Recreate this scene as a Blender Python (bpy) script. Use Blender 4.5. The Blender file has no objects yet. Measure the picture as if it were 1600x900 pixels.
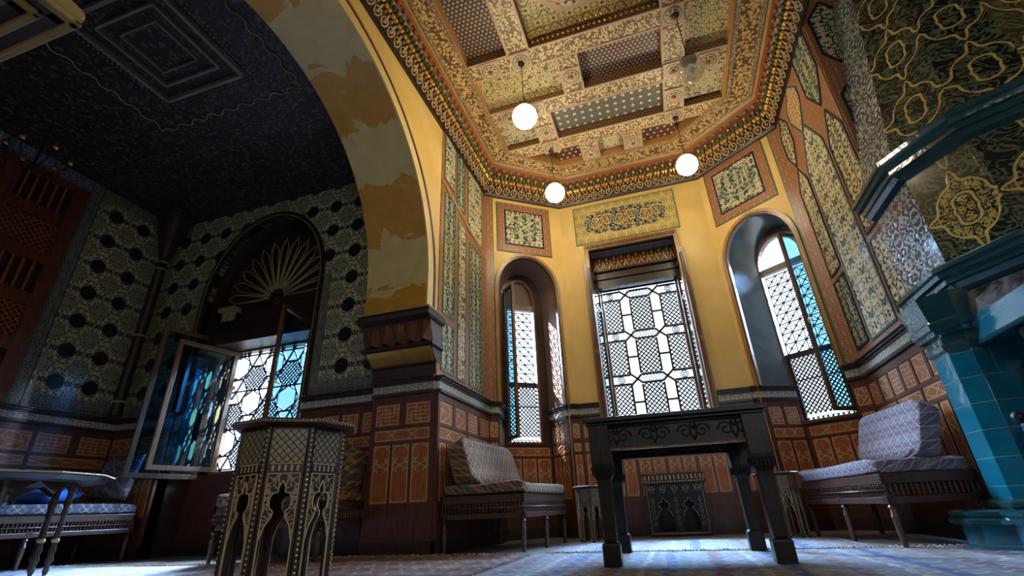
import bpy, bmesh, math, random
from mathutils import Vector, Matrix
from mathutils.geometry import tessellate_polygon
random.seed(7)
sc = bpy.context.scene
COL = sc.collection
PI = math.pi
# ------------------------------------------------------------ camera
cd = bpy.data.cameras.new('camera'); cam = bpy.data.objects.new('camera', cd); COL.objects.link(cam)
cd.sensor_width = 36; cd.lens = 740.1/1600*36; cd.clip_start = .02; cd.clip_end = 100
Rw = Matrix(((0.95082921, 0.16428755, 0.26255175), (0.30728374, -0.3943781, -0.86605001), (-0.03873657, 0.90414353, -0.42546911)))
cam.matrix_world = Matrix.Translation((0, 0, .30)) @ Rw.to_4x4()
sc.camera = cam
# ------------------------------------------------------------ light
sc.view_settings.view_transform = 'Standard'; sc.view_settings.look = 'None'
sc.view_settings.gamma = 1; sc.view_settings.use_curve_mapping = False
sc.view_settings.exposure = 0.18
W = bpy.data.worlds.new('sky'); sc.world = W; W.use_nodes = True
bgn = W.node_tree.nodes['Background']; bgn.inputs['Color'].default_value = (.74, .87, 1, 1); bgn.inputs['Strength'].default_value = 2.2
def light(name, typ, loc, energy, color, size=None, size_y=None, target=None):
    l = bpy.data.lights.new(name, typ); l.energy = energy; l.color = color
    o = bpy.data.objects.new(name, l); COL.objects.link(o); o.location = loc
    if size:
        l.shape = 'RECTANGLE'; l.size = size; l.size_y = size_y or size
    if target is not None:
        o.rotation_euler = (Vector(target)-Vector(loc)).to_track_quat('-Z', 'Y').to_euler()
    return o
SUN = light('sun', 'SUN', (-6, 12, 9), 42.0, (.90, .95, 1), target=(-6+8.0, 12+1.0, 9-4.3)); SUN.data.angle = .01
def portal(loc, sx, sy, target):
    o = light('sky_portal', 'AREA', loc, 1, (1, 1, 1), sx, sy, target); o.data.cycles.is_portal = True
    return o
light('rear_fill', 'AREA', (-.1, -2.45, 2.3), 19, (.85, .9, 1), 2.0, 1.9, (-.1, 3, 1.9))  # added fill lamp behind the viewer
light('alcove_fill', 'AREA', (-4.3, -.85, 2.2), 3, (.9, .9, 1), 1.2, 1.6, (-4.3, 3, 1.6))  # added fill lamp; the alcove's rear wall has no window

light('sky_boost_front', 'AREA', (0, 9.8, 5.8), 10000, (.30, .56, 1), 4.0, 3.0, (0, 4, .5))  # added lamp above the window view, strengthens blue daylight on the floor
light('sky_boost_left', 'AREA', (-5.5, 9.2, 5.0), 11000, (.50, .72, 1), 3.0, 3.0, (-1, 5.5, 1.2))  # added lamp outside, brightens the left niche's right cheek
light('sky_boost_right', 'AREA', (5.5, 9.2, 5.0), 4500, (.50, .72, 1), 3.0, 3.0, (1, 5.5, 1.2))  # added lamp outside at the right, boosts daylight through the windows
light('sky_boost_alcove', 'AREA', (-4.4, 7.9, 4.6), 560, (.34, .48, 1), 3.0, 2.0, (-4.4, 3, 0))  # added lamp outside the alcove window, boosts its daylight
# ------------------------------------------------------------ node helpers
NT = None
class V:
    def __init__(s, k): s.k = k
    def __add__(a, b): return m('ADD', a, b)
    __radd__ = __add__
    def __sub__(a, b): return m('SUBTRACT', a, b)
    def __rsub__(a, b): return m('SUBTRACT', b, a)
    def __mul__(a, b): return m('MULTIPLY', a, b)
    __rmul__ = __mul__
    def __truediv__(a, b): return m('DIVIDE', a, b)
    def __lt__(a, b): return m('LESS_THAN', a, b)
    def __gt__(a, b): return m('GREATER_THAN', a, b)
def put(inp, v):
    if isinstance(v, V): NT.links.new(v.k, inp)
    elif isinstance(v, tuple) and len(v) == 3 and inp.type == 'RGBA': inp.default_value = (*v, 1)
    else: inp.default_value = v
def m(op, *a):
    n = NT.nodes.new('ShaderNodeMath'); n.operation = op
    for i, v in enumerate(a): put(n.inputs[i], v)
    return V(n.outputs[0])
def vabs(a): return m('ABSOLUTE', a)
def sin(a): return m('SINE', a)
def cos(a): return m('COSINE', a)
def fr(a): return m('FRACT', a)
def flo(a): return m('FLOOR', a)
def mx(a, b): return m('MAXIMUM', a, b)
def mn(a, b): return m('MINIMUM', a, b)
def sq(a): return m('SQRT', a)
def step(a, lo, hi):            # smooth 0..1 between lo and hi
    n = NT.nodes.new('ShaderNodeMapRange'); n.interpolation_type = 'SMOOTHSTEP'
    put(n.inputs[0], a); n.inputs[1].default_value = lo; n.inputs[2].default_value = hi
    return V(n.outputs[0])
def mix(f, a, b):
    n = NT.nodes.new('ShaderNodeMix'); n.data_type = 'RGBA'
    put(n.inputs[0], f); put(n.inputs[6], a); put(n.inputs[7], b)
    return V(n.outputs[2])
def vec(x, y, z=0.0):
    n = NT.nodes.new('ShaderNodeCombineXYZ')
    for i, v in enumerate((x, y, z)): put(n.inputs[i], v)
    return V(n.outputs[0])
def coords():
    t = NT.nodes.new('ShaderNodeTexCoord'); s = NT.nodes.new('ShaderNodeSeparateXYZ')
    NT.links.new(t.outputs['Object'], s.inputs[0])
    return V(s.outputs[0]), V(s.outputs[1]), V(s.outputs[2]), V(t.outputs['Object'])
def noise(v, scale, detail=2, dist=0.0, rough=.5):
    n = NT.nodes.new('ShaderNodeTexNoise'); put(n.inputs['Vector'], v)
    n.inputs['Scale'].default_value = scale; n.inputs['Detail'].default_value = detail
    n.inputs['Distortion'].default_value = dist; n.inputs['Roughness'].default_value = rough
    return V(n.outputs[0])
def voro(v, scale, feature='F1', rnd=1.0):
    n = NT.nodes.new('ShaderNodeTexVoronoi'); n.feature = feature; put(n.inputs['Vector'], v)
    n.inputs['Scale'].default_value = scale; n.inputs['Randomness'].default_value = rnd
    return V(n.outputs['Distance'])
def mat(name, fn=None, col=(.5, .5, .5), rough=.5, metal=0, spec=.5, **kw):
    global NT
    M = bpy.data.materials.new(name); M.use_nodes = True; NT = M.node_tree
    b = NT.nodes['Principled BSDF']
    b.inputs['Roughness'].default_value = rough; b.inputs['Metallic'].default_value = metal
    b.inputs['Specular IOR Level'].default_value = spec
    h = None
    if fn:
        r = fn(); col = r[0] if isinstance(r, tuple) and not isinstance(r[0], float) else r
        if isinstance(r, tuple) and len(r) > 1 and isinstance(r[1], V): h = r[1]
    put(b.inputs['Base Color'], col)
    if h is not None:
        bn = NT.nodes.new('ShaderNodeBump'); bn.inputs['Strength'].default_value = kw.get('bump', .4)
        bn.inputs['Distance'].default_value = kw.get('bd', .01)
        put(bn.inputs['Height'], h); NT.links.new(bn.outputs[0], b.inputs['Normal'])
    if 'emit' in kw:
        put(b.inputs['Emission Color'], kw['emit']); b.inputs['Emission Strength'].default_value = kw['es']
    return M
def scaleC(c, k): return tuple(x*k for x in c)
def grained(name, c, rough=.5, var=.35, sc_=6, axis='z', spec=.5):
    def f():
        x, y, z, o = coords()
        v = vec(x*(1 if axis == 'x' else 9), y*9, z*(1 if axis == 'z' else 9))
        n = noise(v, sc_, 4, .6)
        return mix(step(n, .3, .7), scaleC(c, 1-var), scaleC(c, 1+var)), n
    return mat(name, f, rough=rough, spec=spec, bump=.15)
def pick(plane):
    x, y, z, o = coords()
    return {'xz': (x, z), 'xy': (x, y), 'yz': (y, z)}[plane]
def arab(bg, fg, P=.25, Q=None, sc_=14, t=.035, leaf=None, stag=True, dist=1.2, plane='xz', flower=None, off=0.0, bgvar=None):
    Q = Q or P
    def f():
        u, v = pick(plane)
        vr = flo(v/Q)
        uu = u + (fr(vr*.5)*P if stag else 0.0) + off
        a = vabs(fr(uu/P)-.5)*P; b = vabs(fr(v/Q)-.5)*Q
        p = vec(a, b, off)
        n = noise(p, sc_, 1.5, dist)
        line = 1-step(vabs(n-.5), t*.6, t*1.2)
        n2 = noise(vec(a+3.1, b+1.7, off), sc_*1.25, 1, dist*.7)
        line2 = 1-step(vabs(n2-.5), t*.35, t*.8)
        l = mx(line, line2)
        B = bg
        if bgvar: B = mix(step(noise(vec(u, v), 3, 2), .35, .65), bg, bgvar)
        if leaf: B = mix(step(n2, .6, .63), B, leaf)
        c = mix(l, B, fg)
        if flower:
            d = voro(p, sc_*.6)
            c = mix(step(d, .34, .28), c, flower); c = mix(step(d, .14, .1), c, bg)
        return c, l
    return f
# ------------------------------------------------------------ materials
CREAM = (.62, .50, .25)
M_plaster = mat('yellow_plaster', lambda: (lambda x, y, z, o: (mix(step(noise(o, 2.2, 4), .3, .75), (.66, .42, .11), (.76, .53, .18)), noise(o, 40, 3)))(*coords()), rough=.55, bump=.08)
M_wood = grained('reddish_dark_wood', (.085, .028, .014), .38, .35)
M_woodd = grained('dark_brown_wood', (.035, .018, .012), .35, .35)
M_frame = grained('brown_window_wood', (.13, .062, .028), .32, .35)
M_goldframe = grained('gilded_brown_wood', (.33, .17, .045), .35, .3)
M_black = grained('black_carved_wood', (.010, .008, .008), .38, .3, spec=.4)
M_inlay = grained('orange_inlay_wood', (.36, .105, .02), .4, .25, 9)
M_bone = mat('bone_inlay', col=(.56, .46, .28), rough=.4)
M_bench = grained('bench_wood', (.075, .034, .02), .34, .3, spec=.6)
M_gilt = mat('gilt', col=(.62, .36, .08), rough=.35, metal=.5)
M_mop = mat('pearl_band', arab((.12, .10, .07), (.62, .60, .48), .09, .09, 45, .05), rough=.3)
M_red = mat('brick_red_tile', arab((.24, .062, .026), (.50, .36, .19), .09, .09, 36, .026), rough=.3, bump=.1)
M_teal = mat('teal_arabesque_tile', arab((.022, .062, .062), (.44, .42, .24), .26, .30, 12, .035, leaf=(.09, .17, .13)), rough=.22, bump=.1)
M_creampan = mat('cream_arabesque_tile', arab((.022, .036, .04), (.56, .50, .30), .30, .36, 11, .055, leaf=(.09, .13, .12)), rough=.25, bump=.1)
M_darkpan = mat('dark_arabesque_tile', arab((.02, .028, .032), (.58, .50, .28), .22, .34, 13, .05, leaf=(.05, .09, .08)), rough=.22, bump=.1)
M_redpan = mat('red_leaf_tile', arab((.35, .09, .03), (.62, .5, .25), .16, .2, 22, .05), rough=.25)
M_goldpan = mat('gold_arabesque_tile', arab((.10, .085, .03), (.62, .47, .16), .14, .14, 34, .07), rough=.25, bump=.1)
M_navypan = mat('navy_arabesque_tile', arab((.010, .018, .045), (.50, .44, .2), .34, .40, 13, .035, leaf=(.07, .12, .12)), rough=.25, bump=.1)
M_navy = mat('navy_tile', col=(.012, .018, .035), rough=.25)
M_greenline = mat('green_painted_line', col=(.07, .15, .09), rough=.4)
M_tealline = mat('blue_green_tile', col=(.06, .14, .15), rough=.2)
def hoodtile(fill=1.0):
    u, v = pick('xz')
    P, Q = .46, .56
    a = vabs(fr(u/P)-.5)*P; b = vabs(fr(v/Q)-.5)*Q
    wob = sin(a*52)*.016+sin(b*44)*.018
    d1 = vabs(a*1.2+b-.255+wob)
    line = 1-step(d1, .008, .014)
    d2 = vabs(sq(a*a*2.2+b*b)-.10+sin(b*60)*.010)
    line = mx(line, 1-step(d2, .007, .012))
    ins = step(.255-a*1.2-b-wob, 0, .01)
    n = noise(vec(a*1.0, b, .3), 17, 1, 1.8)
    curl = (1-step(vabs(n-.5), .045, .075))*ins*step(d2, .02, .03)*fill
    leafn = noise(vec(u*.9+v*.5, v*1.1, 2.0), 9, 1, 2.4)
    leaf = 1-step(vabs(leafn-.5), .035, .08)
    B = mix(leaf, (.008, .014, .013), (.10, .125, .07))
    B = mix(curl, B, (.46, .31, .07))
    # tile joints
    g = 1-step(mn(vabs(fr(u/.25)-.5)*.25, vabs(fr(v/.31)-.5)*.31), .0006, .0018)
    c = mix(line, B, (.58, .40, .12))
    return mix(g*.5, c, (.02, .02, .015)), line+curl*.6-g
M_hood = mat('hood_arabesque_tile', hoodtile, rough=.17, bump=.25, spec=.6)
M_hoodu = mat('upper_hood_leaf_tile', lambda: hoodtile(0.0), rough=.17, bump=.25, spec=.6)
def hooddaylit():  # blue window light on the hood's left face, put into its tile colour
    u, v = pick('xz')
    n = noise(vec(vabs(fr(u/.3)-.5)*.3, vabs(fr(v/.4)-.5)*.4, 0), 13, 1.5, 1.5)
    l = 1-step(vabs(n-.5), .03, .06)
    return mix(l, (.02, .06, .10), (.38, .36, .25)), l
M_hoodside = mat('daylit_arabesque_tile', hooddaylit, rough=.14, bump=.3, spec=.7)
def alcovetile():
    u, v = pick('xz')
    P, Q = .35, .35
    w = noise(vec(u, v), 9, 2)*.5
    c1 = cos(u*(2*PI/P)); c2 = cos(v*(2*PI/Q))
    f = c1+c2                      # peaks on a grid
    k = cos((u+v)*(PI/P))*cos((u-v)*(PI/P))
    med = step(k+w*.12, .50, .58)
    n = noise(vec(vabs(fr(u/P)-.5)*P, vabs(fr(v/Q)-.5)*Q, 1.0), 26, 2, 1.6)
    curl = step(vabs(n-.5), .03, .07)*0.0+1-step(vabs(n-.5), .075, .10)
    band = 1-step(vabs(k-.12+w*.1), .28, .42)
    c = mix(curl, (.03, .045, .05), mix(band, (.34, .32, .19), (.58, .51, .27)))
    inner = 1-step(vabs(noise(vec(u, v, 4), 40, 1)-.5), .03, .06)
    c = mix(med, c, mix(inner*.5, (.006, .007, .011), (.035, .04, .05)))
    return c, curl
M_alc = mat('alcove_lattice_tile', alcovetile, rough=.3, bump=.15)
M_alcb = mat('alcove_border_tile', arab((.012, .02, .035), (.20, .21, .16), .12, .12, 34, .07), rough=.3)
def bluetile():
    x, y, z, o = coords()
    g = 1-step(vabs(fr(z/.145+.3)-.5)*.145, .0015, .003)
    n = noise(o, 9, 3)
    return mix(g*.8, mix(n, (.0, .10, .16), (.008, .20, .30)), (.2, .25, .25)), (noise(o, 30, 2)*.3)-g
M_blue = mat('turquoise_glazed_tile', bluetile, rough=.10, bump=.25, spec=1)
M_glaze = mat('dark_teal_glaze', lambda: (lambda x, y, z, o: (mix(noise(o, 5, 3), (.006, .04, .05), (.02, .10, .11)), noise(o, 25, 2)))(*coords()), rough=.10, bump=.15, spec=.8)
M_soot = mat('sooty_plaster', lambda: (lambda x, y, z, o: mix(step(noise(o, 7, 5, .5, .65), .42, .62), (.008, .009, .012), (.17, .18, .20)))(*coords()), rough=.8)
M_gfr = mat('gold_studded_frieze', lambda: (lambda x, y, z, o: (lambda d: (mix(step(d, .60, .46), (.13, .06, .02), mix(step(noise(o, 30, 1), .45, .55), (.72, .47, .15), (.55, .38, .15))), 1-d))(voro(vec(x, y, 0.0), 34)))(*coords()), rough=.4, bump=.5)
M_beam = mat('beam_flower_pattern', lambda: (lambda x, y, z, o: (lambda d: (mix(step(d, .58, .44), (.19, .11, .045), (.66, .52, .25)), 1-d))(voro(vec(x, y, 0.0), 40, 'F1', .85)))(*coords()), rough=.5, bump=.3)
M_bedge = mat('rose_beam_edge', col=(.50, .33, .20), rough=.5)
M_white = mat('pale_beaded_border', lambda: (lambda x, y, z, o: (lambda d: (mix(step(d, .45, .3), (.22, .15, .07), (.62, .55, .36)), 1-d))(voro(vec(x, y, 0.0), 60)))(*coords()), rough=.5)
M_orange = mat('orange_painted_wood', lambda: (lambda x, y, z, o: mix(noise(o, 6, 3), (.30, .13, .03), (.46, .24, .07)))(*coords()), rough=.5)
M_cbrown = mat('brown_cove_wood', lambda: (lambda x, y, z, o: mix(noise(o, 8, 3), (.07, .03, .012), (.15, .065, .02)))(*coords()), rough=.5)
def dotmesh(bg, fg, P, r, big=None):
    def f():
        u, v = pick('xy'); row = flo(v/(P*.866)); uu = u/P+fr(row*.5)
        a = (fr(uu)-.5)*P; b = (fr(v/(P*.866))-.5)*P*.866
        d = sq(a*a+b*b); c = mix(1-step(d, r*.8, r*1.15), bg, fg)
        if big:
            a2 = (fr(u/(P*3))-.5)*P*3; b2 = (fr(v/(P*3))-.5)*P*3; d2 = sq(a2*a2+b2*b2)
            c = mix(1-step(d2, P*.5, P*.65), c, big)
        return c, 1-d
    return f
M_meshb = mat('brown_bead_mesh', dotmesh((.045, .022, .02), (.42, .28, .16), .046, .0155), rough=.5)
M_meshw = mat('pearl_bead_mesh', dotmesh((.05, .045, .04), (.26, .24, .17), .033, .011, (.62, .56, .36)), rough=.5)
M_dots = mat('white_dotted_brown_panel', dotmesh((.10, .03, .015), (.75, .68, .5), .085, .014), rough=.5)
def starpat():
    u, v = pick('xy'); d = voro(vec(u, v), 27, 'DISTANCE_TO_EDGE', .75)
    d2 = voro(vec(u, v), 7, 'F1', .4)
    c = mix(step(d, .05, .09), (.12, .10, .035), (.64, .50, .20))
    c = mix(step(d, .3, .36), c, (.16, .12, .05))
    return mix(step(d2, .14, .10), c, (.45, .2, .1)), d
M_star = mat('yellow_star_pattern', starpat, rough=.5)
M_starin = mat('pale_star_pattern', starpat, rough=.5)
def zig():
    x, y, z, o = coords(); t = x+y
    n = vabs(fr(t/.06)-.5)*.06; k = vabs(vabs(fr(z/.05)-.5)*.05-n*.8)
    return mix(1-step(k, .003, .007), (.10, .04, .015), (.40, .24, .08))
M_zig = mat('zigzag_coffer_side', zig, rough=.5)
def rosett(n=8, R=.10, c0=(.50, .42, .22), c1=(.05, .06, .03), c2=(.55, .18, .05)):
    def f():
        x, y, z, o = coords()
        r = sq(x*x+y*y); th = m('ARCTAN2', y, x)
        pet = cos(th*n)*.5+.5
        c = mix(step(r/R-pet*.45, .42, .50), c0, c1)
        c = mix(1-step(vabs(r/R-.95), .03, .07), c, (.50, .34, .16))
        return mix(1-step(r/R, .16, .24), c, c2), pet
    return f
def rosdish():
    x, y, z, o = coords(); r = sq(x*x+y*y)
    c = mix(step(r, .058, .066), mix(noise(o, 40, 2), (.05, .055, .015), (.16, .14, .04)), (.50, .42, .24))
    return mix(step(r, .076, .082), c, (.08, .05, .02)), r
M_ros = mat('rosette_paint', rosdish, rough=.45)
def octpat(nf=12, s1=14, off=0.0):
    x, y, z, o = coords(); r = sq(x*x+y*y); th = m('ARCTAN2', y, x)
    k = 2*PI/nf; a = vabs(fr(th/k)-.5)*k
    n = noise(vec(r*cos(a), r*sin(a), off), s1, 1.5, 1.0)
    l = 1-step(vabs(n-.5), .05, .09)
    l2 = 1-step(vabs(n-.62), .02, .05)
    return mix(l2, mix(l, (.03, .05, .06), (.58, .52, .30)), (.55, .36, .12)), l
M_oct = mat('painted_octagon', octpat, rough=.45)
M_med = mat('medallion_paint', lambda: octpat(8, 26, 1.7), rough=.45)
M_goldscroll = mat('gold_scroll_carving', arab((.12, .10, .02), (.66, .52, .20), .16, .16, 22, .07, plane='xy'), rough=.4, bump=.6)
def marble():
    x, y, z, o = coords()
    th = m('ARCTAN2', z-2.33, y-1.93)
    n = noise(o, 3.2, 5, .8, .6); n3 = noise(o, 7, 4, .3)
    t = sin(th*9.5+n*4.2+1.4)
    c = mix(step(t+n3*.4, .10, .22), mix(n3, (.46, .36, .13), (.72, .60, .27)), mix(n3, (.36, .17, .015), (.66, .35, .045)))
    return mix(step(noise(o, 14, 5), .62, .75)*.35, c, (.55, .48, .32)), n3
M_marble = mat('painted_marble', marble, rough=.4, bump=.1)
M_archface = mat('arch_face_paint', lambda: (lambda x, y, z, o: mix(noise(o, 5, 4), (.62, .42, .14), (.80, .62, .28)))(*coords()), rough=.5)
M_archline = mat('arch_dark_line', col=(.09, .04, .02), rough=.5)
M_reveal = mat('grey_gloss_paint', lambda: (lambda x, y, z, o: (mix(noise(o, 4, 5, .5), (.055, .075, .075), (.17, .20, .19)), noise(o, 12, 3)))(*coords()), rough=.16, bump=.12, spec=.8)
M_revealw = mat('varnished_red_boards', lambda: (lambda x, y, z, o: (mix(noise(vec(x, y*8, z), 5, 4), (.16, .09, .06), (.30, .18, .13)), noise(o, 14, 3)))(*coords()), rough=.33, bump=.15, spec=1)
M_soffpat = mat('inlaid_soffit_pattern', arab((.03, .03, .04), (.26, .26, .26), .12, .12, 34, .05, plane='xy'), rough=.35)
def glassm(name, tint, rough=.03, milk=0.0):
    global NT
    M = bpy.data.materials.new(name); M.use_nodes = True; NT = M.node_tree
    for n in list(NT.nodes):
        if n.type != 'OUTPUT_MATERIAL': NT.nodes.remove(n)
    out = NT.nodes[0]
    t = NT.nodes.new('ShaderNodeBsdfTransparent'); t.inputs[0].default_value = (*tint, 1)
    g = NT.nodes.new('ShaderNodeBsdfGlossy'); g.inputs['Roughness'].default_value = rough
    lw = NT.nodes.new('ShaderNodeLayerWeight'); lw.inputs[0].default_value = .5
    f_ = V(lw.outputs['Facing']); f_ = f_*f_*f_*.75+.11
    mxn = NT.nodes.new('ShaderNodeMixShader')
    NT.links.new(f_.k, mxn.inputs[0]); NT.links.new(t.outputs[0], mxn.inputs[1]); NT.links.new(g.outputs[0], mxn.inputs[2])
    sh = mxn
    if milk:
        df = NT.nodes.new('ShaderNodeBsdfDiffuse'); df.inputs[0].default_value = (.8, .74, .55, 1)
        m2 = NT.nodes.new('ShaderNodeMixShader'); m2.inputs[0].default_value = milk
        NT.links.new(mxn.outputs[0], m2.inputs[1]); NT.links.new(df.outputs[0], m2.inputs[2]); sh = m2
    NT.links.new(sh.outputs[0], out.inputs[0])
    return M
M_glass = glassm('blue_tinted_glass', (.52, .77, .92), .012)
M_glassc = glassm('clear_globe_glass', (.93, .90, .80), .05, .22)
M_globe = mat('lit_globe_glass', col=(1, .9, .7), emit=(1, .87, .62), es=52.0)
M_brass = mat('brass', col=(.6, .4, .12), rough=.3, metal=1)
M_iron = mat('black_iron', col=(.012, .012, .014), rough=.4)
M_steel = mat('blue_grey_metal', lambda: (lambda x, y, z, o: mix(noise(o, 6, 3), (.03, .045, .08), (.07, .10, .16)))(*coords()), rough=.35, metal=.3)
M_lat = mat('lattice_wood', col=(.012, .012, .016), rough=.5)
def floorm():
    x, y, z, o = coords()
    return mix(noise(o, 4, 4), (.10, .08, .07), (.18, .15, .13))
M_floor = mat('worn_floor_matting', floorm, rough=.6)
def rug(base, s1, s2, s3, per=.5, ax='x'):
    def f():
        x, y, z, o = coords()
        u, v = (x, y) if ax == 'x' else (y, x)
        n = noise(o, 26, 4); n2 = noise(o, 3, 3)
        w = u+n2*.10+vabs(fr(v*4)-.5)*.02
        st = fr(w/per)
        c = mix(step(st, .10, .13), s1, base)
        c = mix(step(st, .42, .45)*(1-step(st, .56, .59)), c, s2)
        c = mix(step(st, .78, .80)*(1-step(st, .84, .86)), c, s3)
        dz = vabs(fr(u/.17)-.5)*.17+vabs(fr(v/.2)-.5)*.2
        c = mix(1-step(vabs(dz-.06), .006, .014), c, s3)
        return mix(step(n, .40, .6)*.6, c, scaleC(base, .45)), n
    return f
M_rug1 = mat('striped_kilim', rug((.25, .25, .28), (.05, .10, .30), (.20, .10, .09), (.50, .46, .42), .55), rough=.8, bump=.6)
M_rug2 = mat('blue_grey_kilim', rug((.27, .27, .31), (.07, .12, .30), (.22, .14, .13), (.45, .43, .42), .7), rough=.8, bump=.6)
M_rug3 = mat('red_brown_rug', rug((.16, .07, .05), (.30, .14, .04), (.05, .04, .05), (.42, .34, .26), .32, 'y'), rough=.85, bump=.6)
M_rug4 = mat('pale_blue_rug', rug((.38, .38, .48), (.12, .15, .30), (.30, .30, .33), (.4, .4, .42), .6), rough=.8, bump=.6)
M_fringe = mat('rug_fringe', col=(.38, .33, .26), rough=.9)
def kilim(cs, P=.16, ch=(.5, .3, .06)):
    def f():
        x, y, z, o = coords()
        u = y+x*.4; v = x*.9+z*1.2
        row = flo(v/(P*.55)); uu = u+fr(row*.5)*P
        a = vabs(fr(uu/P)-.5)*P; b = vabs(fr(v/(P*.55))-.5)*P*.55
        k = flo((a+b)/(.016))*.016
        w = fr(row*.31+.1)
        c = mix(step(a+b, .028, .032), cs[0], cs[1])
        c = mix(step(a+b, .055, .059), c, cs[2])
        c = mix(step(a+b, .078, .082), c, cs[3])
        c = mix(step(w, .5, .52)*.6, c, cs[2])
        edge = 1-step(vabs(a-b), .003, .006)
        return mix(edge*.8, c, cs[4]), noise(o, 70, 2)
    return f
M_kil1 = mat('green_red_kilim', kilim([(.32, .06, .02), (.06, .07, .025), (.20, .13, .08), (.05, .03, .025), (.36, .28, .22)], .13), rough=.85, bump=.5)
M_kil2 = mat('pink_grey_kilim', kilim([(.20, .06, .07), (.12, .12, .16), (.22, .21, .24), (.06, .055, .09), (.42, .40, .43)], .10), rough=.8, bump=.5)
M_kil3 = mat('ochre_kilim', kilim([(.45, .25, .04), (.10, .05, .03), (.05, .06, .06), (.3, .15, .05), (.4, .3, .15)], .2), rough=.85, bump=.5)
M_kil4 = mat('multicolour_kilim', kilim([(.22, .07, .04), (.03, .06, .10), (.15, .11, .09), (.05, .05, .07), (.34, .30, .27)], .18), rough=.85, bump=.5)
M_bluecloth = mat('blue_cloth', lambda: (lambda x, y, z, o: mix(noise(o, 9, 3), (.01, .05, .30), (.03, .16, .55)))(*coords()), rough=.8)
def octpanel():
    u, v = pick('xz')
    P = .027
    a = vabs(fr(u/P)-.5); b = vabs(fr(v/P)-.5)
    d = a+b
    c = mix(step(vabs(d-.5), .10, .15), (.02, .013, .01), (.34, .29, .18))
    return mix(1-step(d, .10, .16), c, (.10, .05, .03))
M_octp = mat('diamond_mosaic', octpanel, rough=.3)
M_octs = mat('ring_mosaic', dotmesh((.04, .02, .012), (.5, .42, .26), .02, .007), rough=.3)
def strapm():
    u, v = pick('xz')
    n = noise(vec(vabs(u), v), 34, 1, 1.2)
    return mix(1-step(vabs(n-.5), .05, .09), (.025, .014, .01), (.36, .29, .16))
M_octa = mat('scroll_inlay', strapm, rough=.3)
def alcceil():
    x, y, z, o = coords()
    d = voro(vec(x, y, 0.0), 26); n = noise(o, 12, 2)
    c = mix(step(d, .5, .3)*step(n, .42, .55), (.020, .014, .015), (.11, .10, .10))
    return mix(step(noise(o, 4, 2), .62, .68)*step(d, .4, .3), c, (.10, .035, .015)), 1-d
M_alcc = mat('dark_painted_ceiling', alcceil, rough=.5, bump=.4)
M_alcw = grained('dark_alcove_wood', (.03, .013, .009), .4)
M_greyline = mat('grey_gilt_line', col=(.20, .20, .20), rough=.4)
M_goldline = mat('dull_gold_line', col=(.34, .26, .10), rough=.4)
M_painted = mat('painted_landscape_panel', lambda: (lambda x, y, z, o: mix(step(noise(o, 5, 4, .5), .35, .65), (.18, .22, .10), (.42, .19, .06)))(*coords()), rough=.5)
M_impost = mat('ochre_stone_moulding', lambda: (lambda x, y, z, o: mix(noise(o, 7, 4), (.24, .19, .08), (.50, .36, .12)))(*coords()), rough=.5)
M_out = mat('outside_shutter_wall', col=(.3, .3, .3))
M_beadred = mat('red_bead', col=(.50, .09, .02), rough=.35)
M_beadgreen = mat('green_leaf_paint', col=(.07, .10, .045), rough=.4)
M_goldleaf = mat('gold_leaf_paint', col=(.66, .36, .07), rough=.35, metal=.25)
M_cond = mat('dark_cord', col=(.02, .015, .01), rough=.5)
M_bulb = mat('bulb_glass', col=(.6, .65, .7), rough=.1)

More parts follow.
